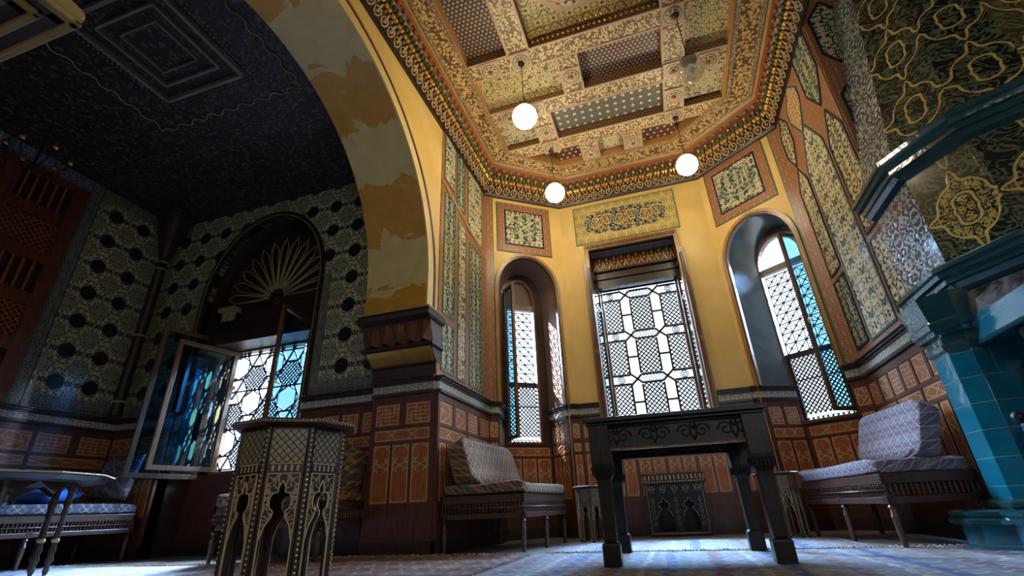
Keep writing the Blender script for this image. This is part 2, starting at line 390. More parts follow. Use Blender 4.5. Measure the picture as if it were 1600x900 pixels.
# ------------------------------------------------------------ mesh helper
class MB:
    def __init__(s): s.v = []; s.f = []
    def add(s, vs, fs):
        n = len(s.v); s.v += [tuple(v) for v in vs]; s.f += [tuple(i+n for i in f) for f in fs]; return s
    def box(s, x0, x1, y0, y1, z0, z1, M=None):
        vs = [Vector((x, y, z)) for x in (x0, x1) for y in (y0, y1) for z in (z0, z1)]
        if M is not None: vs = [M @ v for v in vs]
        return s.add(vs, [(0, 1, 3, 2), (4, 6, 7, 5), (0, 4, 5, 1), (2, 3, 7, 6), (0, 2, 6, 4), (1, 5, 7, 3)])
    def plate(s, outer, holes=(), d0=0., d1=.02, skip=None, back=True):
        loops = [[Vector((a, b, 0)) for a, b in l] for l in [outer, *holes]]
        tris = tessellate_polygon(loops); fl = [p for l in loops for p in l]; n = len(fl)
        vs = [(p.x, d0, p.y) for p in fl]+[(p.x, d1, p.y) for p in fl]
        fs = []
        for t in tris:
            a, b, c = (fl[i] for i in t)
            if (b-a).cross(c-a).z < 0: t = (t[0], t[2], t[1])
            fs.append(tuple(t))
            if back: fs.append((t[2]+n, t[1]+n, t[0]+n))
        k = 0
        for li, l in enumerate(loops):
            q = len(l)
            ar = sum(l[i].x*l[(i+1) % q].y-l[(i+1) % q].x*l[i].y for i in range(q))
            ccw = (ar > 0) == (li == 0)
            for i in range(q):
                a, b = k+i, k+(i+1) % q
                if skip and skip(fl[a], fl[b]): continue
                fs.append((b, a, a+n, b+n) if ccw else (a, b, b+n, a+n))
            k += q
        return s.add(vs, fs)
    def tube(s, pts, r, n=8, closed=False):
        pts = [Vector(p) for p in pts]; N = len(pts); rs = r if isinstance(r, (list, tuple)) else [r]*N
        vs = []; up = None
        for i, p in enumerate(pts):
            d = (pts[(i+1) % N]-pts[i-1]) if closed else (pts[min(i+1, N-1)]-pts[max(i-1, 0)])
            d.normalize()
            if up is None: up = d.orthogonal().normalized()
            up = (up-d*up.dot(d)); up = up.normalized() if up.length > 1e-6 else d.orthogonal().normalized()
            w = d.cross(up)
            for k in range(n):
                a = 2*PI*k/n; vs.append(p+(up*math.cos(a)+w*math.sin(a))*rs[i])
        fs = []
        for i in range(N if closed else N-1):
            for k in range(n):
                a = i*n+k; b = i*n+(k+1) % n; j = ((i+1) % N)*n
                fs.append((a, b, j+(k+1) % n, j+k))
        if not closed:
            fs.append(tuple(range(n-1, -1, -1))); fs.append(tuple((N-1)*n+k for k in range(n)))
        return s.add(vs, fs)
    def lathe(s, prof, c=(0, 0, 0), n=16, M=None, cap=True):
        vs = []
        for r, z in prof:
            for k in range(n):
                a = 2*PI*k/n; v = Vector((c[0]+r*math.cos(a), c[1]+r*math.sin(a), c[2]+z))
                vs.append(M @ v if M is not None else v)
        fs = []
        for i in range(len(prof)-1):
            for k in range(n):
                a, b = i*n+k, i*n+(k+1) % n; fs.append((a, b, b+n, a+n))
        if cap:
            fs.append(tuple(range(n-1, -1, -1))); fs.append(tuple((len(prof)-1)*n+k for k in range(n)))
        return s.add(vs, fs)
    def ball(s, c, r, n=8, sz=1.0, M=None):
        h = max(4, n//2)
        prof = [(max(r*math.sin(PI*i/h), .0004), -r*sz*math.cos(PI*i/h)) for i in range(h+1)]
        return s.lathe(prof, c, n, M)
    def seg(s, a, b, w, d0, d1):          # bar in the local XZ plane
        a = Vector((a[0], 0, a[1])); b = Vector((b[0], 0, b[1])); d = (b-a)
        if d.length < 1e-5: return s
        t = d.normalized(); nrm = Vector((-t.z, 0, t.x))*w/2
        vs = []
        for y in (d0, d1):
            for p in (a-nrm, b-nrm, b+nrm, a+nrm): vs.append((p.x, y, p.z))
        return s.add(vs, [(0, 1, 2, 3), (7, 6, 5, 4), (0, 4, 5, 1), (1, 5, 6, 2), (2, 6, 7, 3), (3, 7, 4, 0)])
    def rings(s, loops, closed=False, ends=False):   # skin between successive polylines
        n = len(loops[0]); vs = [p for l in loops for p in l]; fs = []
        for i in range(len(loops)-1):
            for k in range(n if closed else n-1):
                a, b = i*n+k, i*n+(k+1) % n; fs.append((a, b, b+n, a+n))
        if ends:
            fs.append(tuple(range(n-1, -1, -1))); fs.append(tuple((len(loops)-1)*n+k for k in range(n)))
        return s.add(vs, fs)
def obj(name, mb, mt, parent=None, loc=(0, 0, 0), rot=(0, 0, 0), smooth=False, bevel=0, label=None, fixn=True):
    me = bpy.data.meshes.new(name); me.from_pydata([tuple(v) for v in mb.v], [], mb.f); me.materials.append(mt)
    if fixn:
        b = bmesh.new(); b.from_mesh(me); bmesh.ops.recalc_face_normals(b, faces=b.faces); b.to_mesh(me); b.free()
    o = bpy.data.objects.new(name, me); COL.objects.link(o); o.location = loc; o.rotation_euler = rot
    if parent: o.parent = parent
    if smooth:
        for p in me.polygons: p.use_smooth = True
        if smooth == 'auto':
            mod = o.modifiers.new('edge_split', 'EDGE_SPLIT'); mod.split_angle = .7
    if bevel:
        mod = o.modifiers.new('bevel', 'BEVEL'); mod.width = bevel; mod.segments = 2; mod.limit_method = 'ANGLE'
    if label: o['label'] = label
    return o
def tag(o, label, cat, group=None):
    o['label'] = label; o['category'] = cat
    if group: o['group'] = group
    return o
def struct(o): o['kind'] = 'structure'; return o
def thing(name, label=None, cat=None, loc=(0, 0, 0), rotz=0, group=None):
    o = bpy.data.objects.new(name, None); COL.objects.link(o); o.location = loc; o.rotation_euler = (0, 0, rotz); o.empty_display_size = .05
    if label: tag(o, label, cat, group)
    return o
def dup(r0, loc, rotz, label, group=None, sc_=None):
    r = r0.copy(); COL.objects.link(r); r.location = loc; r.rotation_euler = (0, 0, rotz); r['label'] = label
    if group: r['group'] = group
    if sc_: r.scale = sc_
    for ch in list(r0.children):
        c = ch.copy(); COL.objects.link(c); c.parent = r
        for g in list(ch.children):
            d = g.copy(); COL.objects.link(d); d.parent = c
    return r
def frame_of(A, B):
    u = Vector((B[0]-A[0], B[1]-A[1])); return (A[0], A[1], 0), math.atan2(u.y, u.x), u.length
def rect(a, b, c, d): return [(a, c), (b, c), (b, d), (a, d)]
def archpts(cx, r, zs, n=20, ry=None, a0=PI, a1=0):
    ry = ry or r
    return [(cx+r*math.cos(a0+(a1-a0)*i/n), zs+ry*math.sin(a0+(a1-a0)*i/n)) for i in range(n+1)]
# ============================================================ STRUCTURE
YN = -2.6
struct(obj('floor', MB().box(-6.6, 3.2, YN-.1, 6.6, -.1, 0), M_floor))
# --- left wall with the great arch, local frame: X runs from the rear to the far end
LA, LB = (-1.93, YN), (-1.93, 5.2)
loc, rz, L = frame_of(LA, LB)
def ly(y): return y-YN
AC, AZ, AR = 1.93, 2.33, 1.66
arc = [(ly(AC+AR*math.cos(t)), AZ+AR*math.sin(t)) for t in [PI*(1-i/40) for i in range(41)]]
outer = [(0, 0), (ly(-.1), 0), (ly(-.1), 1.95), (ly(AC-AR), 1.95)]+arc+[(ly(AC+AR), 1.95), (ly(3.88), 1.95), (ly(3.88), 0), (L, 0), (L, 4.80), (0, 4.80)]
def isarc(a, b): return abs((a-Vector((ly(AC), AZ, 0))).length-AR) < .02 and abs((b-Vector((ly(AC), AZ, 0))).length-AR) < .02 and (a-b).length < .5
wl = MB().plate(outer, (), 0, .64, skip=isarc)
wall_left = struct(obj('wall_left', wl, M_plaster, loc=loc, rot=(0, 0, rz)))
sof = [(AC+(AR)*math.cos(PI*(1-i/60)), AZ+AR*math.sin(PI*(1-i/60))) for i in range(61)]
sof = [(AC-AR, 2.0)]+sof+[(AC+AR, 2.0)]
mb = MB().rings([[(x, y, z) for y, z in sof] for x in (-1.925, -2.575)])
arch = struct(obj('trim_1', mb, M_marble, smooth=True, fixn=False))
def archband(r0, r1, d, z0=2.02):
    o_ = [(AC+r1*math.cos(PI*i/48), AZ+r1*math.sin(PI*i/48)) for i in range(49)]
    i_ = [(AC+r0*math.cos(PI*i/48), AZ+r0*math.sin(PI*i/48)) for i in range(49)]
    pts = [(AC+r0, z0), (AC+r1, z0)]+o_+[(AC-r1, z0), (AC-r0, z0)]+i_[::-1]
    return [(ly(a), b) for a, b in pts], d
P, d = archband(AR+.002, AR+.11, 0); obj('arch_face_band', MB().plate(P, (), -.02, 0), M_archface, wall_left)
P, d = archband(AR+.11, AR+.118, 0); obj('arch_line', MB().plate(P, (), -.024, 0), M_archline, wall_left)
P, d = archband(AR+.128, AR+.136, 0); obj('arch_line', MB().plate(P, (), -.026, 0), M_archline, wall_left)
P, d = archband(AR+.118, AR+.165, 0); obj('arch_outer_moulding', MB().plate(P, (), -.021, 0), M_goldframe, wall_left)
# --- apse walls
def niche_wall(name, A, B, s0, s1, spring, r, mt):
    loc, rz, L = frame_of(A, B)
    cx = (s0+s1)/2
    o_ = [(-.02, 0), (s0, 0)]+archpts(cx, r, spring, 24, .53)+[(s1, 0), (L+.02, 0), (L+.02, 4.80), (-.02, 4.80)]
    w = obj(name, MB().plate(o_, (), 0, .10, back=True), mt, loc=loc, rot=(0, 0, rz)); struct(w)
    return w
DL = ((-1.93, 5.2), (-1.0, 5.9)); DC = ((-1.0, 5.9), (.97, 5.9)); DR = ((.97, 5.9), (1.86, 5.2))
wall_fl = niche_wall('wall_front_left', *DL, .13, 1.03, 2.95, .45, M_plaster)
wall_fr = niche_wall('wall_front_right', *DR, .08, .98, 2.95, .45, M_plaster)
CX = -.065+1.0
WX0, WX1 = .36, 1.51
loc, rz, L = frame_of(*DC)
wall_f = struct(obj('wall_front', MB().plate(rect(-.02, L+.02, 0, 4.8), [rect(WX0, WX1, 1.02, 3.58)], 0, .10), M_plaster, loc=loc, rot=(0, 0, rz)))
# --- right wall and the fireplace recess
RA, RB = (1.86, 5.2), (1.86, 3.78)
loc, rz, L = frame_of(RA, RB)
wall_r = struct(obj('wall_right', MB().plate(rect(-.02, L, 0, 4.8), (), 0, .9), M_plaster, loc=loc, rot=(0, 0, rz)))
struct(obj('wall_right_recess', MB().box(2.95, 3.1, YN, 3.8, 0, 4.8), M_plaster))
# --- rear wall with an opening added for daylight fill (behind the viewer) and the alcove shell
struct(obj('wall_rear', MB().plate(rect(-1.95, 3.1, 0, 4.8), [rect(.85, 2.85, 1.3, 3.3)], 0, .12), M_plaster, loc=(0, YN-.0, 0), rot=(0, 0, 0)))
struct(obj('wall_alcove_left', MB().box(-6.35, -6.2, -1.0, 4.2, 0, 4.3), M_alcw))
struct(obj('wall_alcove_rear', MB().box(-6.35, -2.5, -1.15, -1.0, 0, 4.3), M_alcw))
struct(obj('wall_outer', MB().box(-2.57, -2.45, -2.7, -1.0, 0, 4.7), M_alcw))
# ------------------------------------------------ generic wainscot
def strap(mb, w, h, kind, x0, z0, d=-.006):
    """inlaid bone lines of one panel"""
    t = .006
    def S(a, b): mb.seg((x0+a[0]*w, z0+a[1]*h), (x0+b[0]*w, z0+b[1]*h), t, d-.003, d)
    for a, b in (((0, 0), (1, 0)), ((1, 0), (1, 1)), ((1, 1), (0, 1)), ((0, 1), (0, 0))): S(a, b)
    if kind == 'weave':
        for a, b in (((.2, 0), (.2, .6)), ((.4, .2), (.4, 1)), ((.6, 0), (.6, .8)), ((.8, .4), (.8, 1)), ((0, .8), (.6, .8)), ((.4, .2), (1, .2)), ((0, .4), (.4, .4)), ((.6, .6), (1, .6)), ((.2, .6), (.6, .6)), ((.4, .4), (.8, .4)), ((0, .2), (.2, .2)), ((.8, .8), (1, .8))): S(a, b)
    elif kind == 'star':
        for a, b in (((.15, 0), (.85, .45)), ((.85, .45), (.6, 1)), ((0, .7), (.85, .45)), ((0, .3), (.35, 1)), ((.5, .22), (.18, .65)), ((.7, 0), (1, .3)), ((.35, 1), (1, .75))): S(a, b)
    elif kind == 'cross':
        for c in (.3, .7):
            S((c-.1, 0), (c+.1, 1)); S((c+.1, 0), (c-.1, 1))
    elif kind == 'x':
        S((.3, 0), (.7, 1)); S((.7, 0), (.3, 1)); S((0, .5), (.3, 1)); S((0, .5), (.3, 0)); S((1, .5), (.7, 1)); S((1, .5), (.7, 0))
    elif kind == 'tall':
        y = .62
        S((0, y+.10), (.5, y+.02)); S((1, y+.10), (.5, y+.02)); S((0, y-.06), (.5, y+.02)); S((1, y-.06), (.5, y+.02))
        S((0, y+.02), (.3, y+.16)); S((1, y+.02), (.7, y+.16)); S((0, y+.02), (.3, y-.10)); S((1, y+.02), (.7, y-.10))
        S((.3, 1), (0, .92)); S((.7, 1), (1, .92)); S((.0, y+.16), (.25, y+.10)); S((1, y+.16), (.75, y+.10))
    elif kind == 'octo':
        S((.25, 1), (0, .85)); S((.75, 1), (1, .85)); S((.25, 0), (0, .15)); S((.75, 0), (1, .15))
        S((0, .85), (.2, .5)); S((.2, .5), (0, .15)); S((1, .85), (.8, .5)); S((.8, .5), (1, .15))
def panels_for(L, n, kinds=('weave', 'cross', 'tall'), margin=.05, squares=True, talln=None, hi=True):
    out = []; margin = min(margin, L*.2); pw = (L-margin*(n+1))/n
    for i in range(n):
        x = margin+i*(pw+margin)
        if squares and hi:
            g = pw*.14; w = (pw-g)/2
            if pw < .24: out.append((x, x+pw, 1.06, 1.22, kinds[0] if kinds[0] != 'mixed' else 'star'))
            else:
                k = kinds[0] if kinds[0] != 'mixed' else ('star', 'weave')[i % 2]
                out += [(x, x+w, 1.04, 1.22, k), (x+w+g, x+pw, 1.04, 1.22, k)]
        out.append((x, x+pw, .905, .995, kinds[1] if pw > .2 else 'x'))
        t = talln or max(1, round(pw/.16)); g = .03; w = (pw-g*(t-1))/t
        for k in range(t): out.append((x+k*(w+g), x+k*(w+g)+w, .40, .865, kinds[2]))
    return out
WN = [0]
def wainscot(A, B, n, label, kinds=('weave', 'cross', 'tall'), top=True, thick=.03, x0=0, x1=None, group=None, hi=True, talln=None, hgt=1.30, wood=None, lo=0, margin_=.05):
    loc, rz, L = frame_of(A, B); L = L if x1 is None else x1
    t = thing('wainscot', label, 'wall panelling', loc, rz, group)
    ps = [(a+x0, b+x0, c, d, k) for a, b, c, d, k in panels_for(L-x0, n, kinds, hi=hi, talln=talln, margin=margin_)]
    ps = [q for q in ps if q[3] < hgt]
    b = MB().plate(rect(x0, L, lo, hgt), [rect(p[0]-.008, p[1]+.008, p[2]-.008, p[3]+.008) for p in ps], -thick, 0, back=False)
    obj('board', b, wood or M_wood, t)
    for (a, c, z0, z1, k) in ps:
        p = obj('inlay_panel', MB().box(a-.008, c+.008, -thick+.006, -.002, z0-.008, z1+.008), M_inlay, t)
        s = MB(); strap(s, c-a-.012, z1-z0-.012, k, a+.006, z0+.006, d=-thick+.007); obj('bone_stringing', s, M_bone, p)
    if lo < .05: obj('plinth_board', MB().box(x0, L, -thick-.014, 0, 0, .11), M_woodd, t)
    if top:
        obj('pearl_band', MB().box(x0, L, -thick-.006, 0, 1.325, 1.395), M_mop, t)
        c = MB()
        for z0, z1, dd in ((1.295, 1.325, .022), (1.395, 1.415, .018), (1.415, 1.435, .035), (1.435, 1.452, .052)):
            c.box(x0-.01*0, L, -thick-dd, 0, z0, z1)
        obj('cornice', c, M_woodd, t, bevel=.003)
    return t
# pier: jamb face towards the viewer, then its side along the room
wainscot((-2.57, 3.88), (-1.93, 3.88), 1, 'dark wood panelling on the end of the arch pier, with three tall orange inlays', talln=3, kinds=('weave', 'cross', 'tall'))
wainscot((-1.93, 3.86), (-1.93, 5.2), 2, 'dark wood panelling behind the left bench, with starburst and woven inlays', kinds=('mixed', 'cross', 'tall'))
wainscot((-1.0, 5.9), (.97, 5.9), 4, 'low dark wood panelling under the large window, behind the inlaid stand', kinds=('weave', 'cross', 'tall'), top=False, hgt=1.0, x0=.27, x1=1.60)
wainscot((-1.0, 5.9), (.97, 5.9), 1, 'narrow dark wood panelling left of the large window', kinds=('weave', 'cross', 'tall'), x0=0, x1=.26)
wainscot((-1.0, 5.9), (.97, 5.9), 1, 'narrow dark wood panelling right of the large window', kinds=('star', 'x', 'tall'), x0=1.61, x1=1.97)
for D_, side_, a_, b_, lb_ in ((DL, 0, 0, .128, 'narrow dark panelling strip between the left bench and the left arched window'), (DL, 0, 1.032, 1.16, 'narrow dark panelling strip just right of the left arched window'), (DR, 0, 0, .078, 'very narrow dark panelling strip just left of the right arched window'), (DR, 0, .982, 1.13, 'narrow dark panelling strip between the right arched window and the right bench')):
    wainscot(D_[0], D_[1], 1, lb_, kinds=('star', 'x', 'tall'), x0=a_, x1=b_, margin_=.02)
wainscot(RA, RB, 3, 'dark wood panelling behind the right bench, beside the blue fireplace', kinds=('mixed', 'x', 'tall'))
# niches: embrasure, low panelling and window
def niche(A, B, s0, s1, wallobj, tagn, revmat, sash_side, label, dep, z_sill=1.03, blind=False):
    loc, rz, L = frame_of(A, B); cx = (s0+s1)/2; r = (s1-s0)/2
    # frame moulding round the arch
    def ring(r0, r1, ry0, ry1, z0):
        return [(cx+r1, z0)]+archpts(cx, r1, 2.95, 28, ry1, 0, PI)+[(cx-r1, z0), (cx-r0, z0)]+archpts(cx, r0, 2.95, 28, ry0, PI, 0)+[(cx+r0, z0)]
    fr_ = obj('niche_frame', MB().plate(ring(r-.025, r+.015, .505, .545, 1.45), (), -.03, .02), M_goldframe, wallobj)
    obj('niche_frame', MB().plate(ring(r-.045, r-.02, .485, .51, 1.45), (), -.018, .03), M_frame, wallobj)
    # embrasure surface: front arch to back arch (back opening narrower on the hinge side)
    fp = [(cx-r, 0.0), (cx-r, 2.95)]+archpts(cx, r, 2.95, 24, .53)[1:-1]+[(cx+r, 2.95), (cx+r, 0.0)]
    bx0, bx1 = s0+.10+dep[1], s1-.10+dep[2]
    bc = (bx0+bx1)/2; br = (bx1-bx0)/2
    bp = [(bx0, 0.0), (bx0, 2.95)]+archpts(bc, br, 2.95, 24, .45)[1:-1]+[(bx1, 2.95), (bx1, 0.0)]
    D = dep[0]
    mb = MB().rings([[(a, .02, b) for a, b in fp], [(a, D, b) for a, b in bp]])
    obj('embrasure', mb, revmat, wallobj, smooth='auto', fixn=False)
    # low jamb panelling in the embrasure (below the dado line)
    for side, (a, b) in (('l', ((cx-r, .02), (bx0, D))), ('r', ((cx+r, .02), (bx1, D)))):
        if side == 'l': A2, B2 = (b[0], b[1]), (a[0], a[1])
        else: A2, B2 = (a[0], a[1]), (b[0], b[1])
        # local -> world
        c_, s_ = math.cos(rz), math.sin(rz)
        def w(p): return (loc[0]+p[0]*c_-p[1]*s_, loc[1]+p[0]*s_+p[1]*c_)
        if side == 'l': wa, wb = w(a), w(b)
        else: wa, wb = w(b), w(a)
        if side == 'l': P1, P2 = w(a), w(b)
        else: P1, P2 = w(b), w(a)
        wainscot(P1, P2, 1, ('dark wood panelling inside the %s niche, on its %s cheek' % (tagn, 'left' if side == 'l' else 'right')), kinds=('weave', 'cross', 'tall'), thick=.012, talln=2)
    # low panelling under the sill
    c_, s_ = math.cos(rz), math.sin(rz)
    def w(p): return (loc[0]+p[0]*c_-p[1]*s_, loc[1]+p[0]*s_+p[1]*c_)
    wainscot(w((bx0-.01, D-.0)), w((bx1+.01, D-.0)), 1, 'dark wood panelling under the sill of the %s arched window' % tagn, kinds=('x', 'cross', 'tall'), top=False, hgt=z_sill-.02, thick=.015, talln=3)
    # blank wall behind with window hole
    wx0, wx1 = dep[3], dep[4]
    bw = MB().plate([(bx0-.05, 0), (bx1+.05, 0), (bx1+.05, 3.6), (bx0-.05, 3.6)], [[(wx0, z_sill), (wx1, z_sill)]+[(wx1, 2.9)]+archpts((wx0+wx1)/2, (wx1-wx0)/2, 2.9, 16, .40, 0, PI)[1:-1]+[(wx0, 2.9)]], D, D+.06)
    obj('niche_back', bw, revmat if blind else M_woodd, wallobj)
    return loc, rz, w
def lat_star(mb, x0, x1, z0, z1, P, t=.010, d=(0, .02)):
    n = max(1, round((x1-x0)/P)); px = (x1-x0)/n; k = max(1, round((z1-z0)/px)); pz = (z1-z0)/k
    for i in range(n+1): mb.seg((x0+i*px, z0), (x0+i*px, z1), t, *d)
    for j in range(k+1): mb.seg((x0, z0+j*pz), (x1, z0+j*pz), t, *d)
    for i in range(n):
        for j in range(k):
            a, b = x0+i*px, z0+j*pz
            mb.seg((a, b), (a+px, b+pz), t*.9, *d); mb.seg((a+px, b), (a, b+pz), t*.9, *d)
            c, e = a+px/2, b+pz/2; q = px*.13
            mb.plate([(c-q, e), (c, e-q), (c+q, e), (c, e+q)], (), *d)
            for cc, ee in ((a+px*.25, e), (a+px*.75, e), (c, b+pz*.25), (c, b+pz*.75)):
                if (i+j) % 2 == 0: mb.plate([(cc-q*.5, ee), (cc, ee-q*.5), (cc+q*.5, ee), (cc, ee+q*.5)], (), *d)
def lat_fine(mb, x0, x1, z0, z1, P, t, d=(0, .012), diag=True):
    if not diag:
        n = round((x1-x0)/P); k = round((z1-z0)/P)
        for i in range(n+1): mb.seg((x0+i*(x1-x0)/n, z0), (x0+i*(x1-x0)/n, z1), t, *d)
        for j in range(k+1): mb.seg((x0, z0+j*(z1-z0)/k), (x1, z0+j*(z1-z0)/k), t, *d)
        return
    W_, H_ = x1-x0, z1-z0; c = -H_
    while c < W_:
        for sgn in (1, -1):
            # line x = c + z (sgn) clipped
            a = max(0, -c); b = min(H_, W_-c)
            if b > a+1e-3:
                p, q = (c+a, a), (c+b, b)
                if sgn < 0: p, q = (W_-p[0], p[1]), (W_-q[0], q[1])
                mb.seg((x0+p[0], z0+p[1]), (x0+q[0], z0+q[1]), t, *d)
        c += P*1.414
def sash(name, w, h, parent, hinge, ang, side, fmat, handle=True, t=.045, bars=(), arched=False, z0=0):
    """casement leaf: local X from hinge outwards (side=+1) or negative (side=-1)"""
    e = bpy.data.objects.new(name, None)
    hole = rect(t, w-t, t, h-t)
    s = MB()
    s.plate([(side*a, b) for a, b in rect(0, w, 0, h)], [[(side*a, b) for a, b in rect(t, w-t, t, h-t)]], -.018, .018)
    for b in bars: s.box(*sorted((side*t, side*(w-t))), -.012, .012, b-.012, b+.012)
    o = obj(name, s, fmat, parent, loc=hinge, rot=(0, 0, ang), bevel=.003)
    obj('pane', MB().box(*sorted((side*t, side*(w-t))), -.002, .002, t, h-t), M_glass, o)
    if handle:
        hb = MB().tube([(side*(w-.02), -.02, h*.46), (side*(w-.02), -.045, h*.46), (side*(w-.05), -.06, h*.46-.01), (side*(w-.10), -.06, h*.46-.005)], .006)
        hb.lathe([(.012, -.03), (.014, 0), (.012, .03)], (side*(w-.02), -.022, h*.46), 8)
        obj('handle', hb, M_brass if fmat is not M_woodd else M_iron, o, smooth=True)
    return o
def arched_window(num, loc, rz, x0, x1, D, zs, side, ang, parentless=True, arched_glass=True):
    root = thing('window_%d' % num, loc=loc, rotz=rz); struct(root)
    cx = (x0+x1)/2; r = (x1-x0)/2; t = .035
    zt = 2.9
    o_ = [(x0, zs), (x1, zs), (x1, zt)]+archpts(cx, r, zt, 16, .40, 0, PI)[1:-1]+[(x0, zt)]
    hole = rect(x0+t, x1-t, zs+t, 2.83)
    hol2 = [(x1-t, 2.90)]+archpts(cx, r-t, 2.90, 16, .36, 0, PI)[1:-1]+[(x0+t, 2.90)]
    obj('window_frame', MB().plate(o_, [hole, hol2], D-.03, D+.05), M_frame, root, bevel=.004)
    lat = MB(); d = (D+.03, D+.038)
    zm = zs+.42*(2.83-zs); 
    lat.box(x0+t, x1-t, D+.015, D+.05, zm-.03, zm+.03)
    lat_star(lat, x0+t+.02, x1-t-.02, zm+.03, 2.80, .135, .0105, d)
    lat.box(x0+t, x0+t+.03, D+.015, D+.05, zs, zm)
    lat_fine(lat, x0+t+.03, x1-t, zs+.10, zm-.03, .036, .0145, d, diag=True)
    lat.box(x0+t, x1-t, D+.02, D+.045, zs+.62*(zm-zs), zs+.62*(zm-zs)+.012)
    lat_fine(lat, x0+t, x1-t, zs+.02, zs+.07, .036, .012, d, diag=True)
    obj('lattice', lat, M_lat, root)
    if arched_glass is None:
        obj('blind_tympanum', MB().plate(hol2, (), D+.0, D+.02), M_wood, root)
    return root
# left niche
locL, rzL, wL = niche(*DL, .13, 1.03, wall_fl, 'left', M_revealw, 1, 'left', (.42, .10, .03, .36, .84), blind=False)
w1 = arched_window(1, locL, rzL, .36, .84, .42, 1.03, 1, 0, arched_glass=None)
sash('casement', .25, 2.02, w1, (.375, .38, 1.08), math.radians(-80), 1, M_frame, t=.04)
locR, rzR, wR = niche(*DR, .08, .98, wall_fr, 'right', M_reveal, 1, 'right', (.42, .09, .0, .24, .84))
w3 = arched_window(3, locR, rzR, .24, .84, .42, 1.03, 1, 0)
sash('casement', .29, 2.06, w3, (.83, .385, 1.08), math.radians(69), -1, M_frame, t=.04)
# centre window
locC, rzC, LC = frame_of(*DC)
w2 = thing('window_2', loc=locC, rotz=rzC); struct(w2)
FX0, FX1 = .26, 1.60
fr_ = MB()
fr_.plate([(FX0, 1.05), (FX0, 3.36), (FX0+.04, 3.36), (FX0+.04, 3.66), (FX1-.04, 3.66), (FX1-.04, 3.36), (FX1, 3.36), (FX1, 1.05), (FX1-.10, 1.05), (FX1-.10, 3.56), (FX0+.10, 3.56), (FX0+.10, 1.05)], (), -.035, .02)
obj('architrave', fr_, M_goldframe, w2, bevel=.006)
fr_ = MB().plate([(FX0+.02, 1.05), (FX0+.02, 3.33), (FX0+.05, 3.33), (FX0+.05, 1.05)], (), -.05, -.03).plate([(FX1-.02, 1.05), (FX1-.02, 3.33), (FX1-.05, 3.33), (FX1-.05, 1.05)], (), -.05, -.03).box(FX0+.07, FX1-.07, -.05, -.03, 3.58, 3.62)
obj('architrave_bead', fr_, M_frame, w2)
D = .46
mb = MB().box(WX0-.04, WX0, .02, D, 1.0, 3.62).box(WX1, WX1+.04, .02, D, 1.0, 3.62).box(WX0-.04, WX1+.04, .02, D+.1, .96, 1.02)
obj('embrasure', mb, M_woodd, w2)
obj('sill', MB().box(WX0-.05, WX1+.05, -.045, D+.06, .96, 1.06), M_woodd, w2)
obj('embrasure_soffit', MB().box(WX0, WX1, .02, D-.1, 3.58, 3.62), M_soffpat, w2)
# valance with a row of gold arched drops
v = MB().box(WX0, WX1, D-.14, D-.10, 3.40, 3.60).box(WX0, WX1, D-.12, D+.05, 3.12, 3.40).box(WX0, WX1, D-.17, D-.1, 3.355, 3.385).box(WX0, WX1, D-.15, D-.1, 3.24, 3.26)
obj('head_board', v, M_woodd, w2); obj('valance_board', MB().box(WX0, WX1, D-.155, D-.14, 3.37, 3.585), M_wood, w2)
v = MB()
n = 11
for i in range(n):
    x = WX0+.05+(WX1-WX0-.1)*i/(n-1)
    v.tube([(x-.036, D-.162, 3.385), (x-.014, D-.162, 3.43), (x, D-.162, 3.55), (x+.014, D-.162, 3.43), (x+.036, D-.162, 3.385)], .008, 5)
    v.ball((x+.05, D-.158, 3.54), .018, 6, 1.8); v.ball((x+.05, D-.158, 3.48), .013, 6, 1.4)
obj('gilt_drops', v, M_goldleaf, w2)
GX0, GX1, GZ0, GZ1 = .43, 1.43, 1.02, 3.12
obj('window_frame', MB().plate(rect(WX0, WX1, GZ0, GZ1+.04), [rect(GX0, GX1, GZ0+.04, GZ1)], D-.02, D+.06), M_frame, w2)
lat = MB(); d = (D+.02, D+.04); cx = (GX0+GX1)/2
T = .026; H = .605; z = 2.98; hx = .19; hw = .075
zlev = [3.02-H*i for i in range(4)]
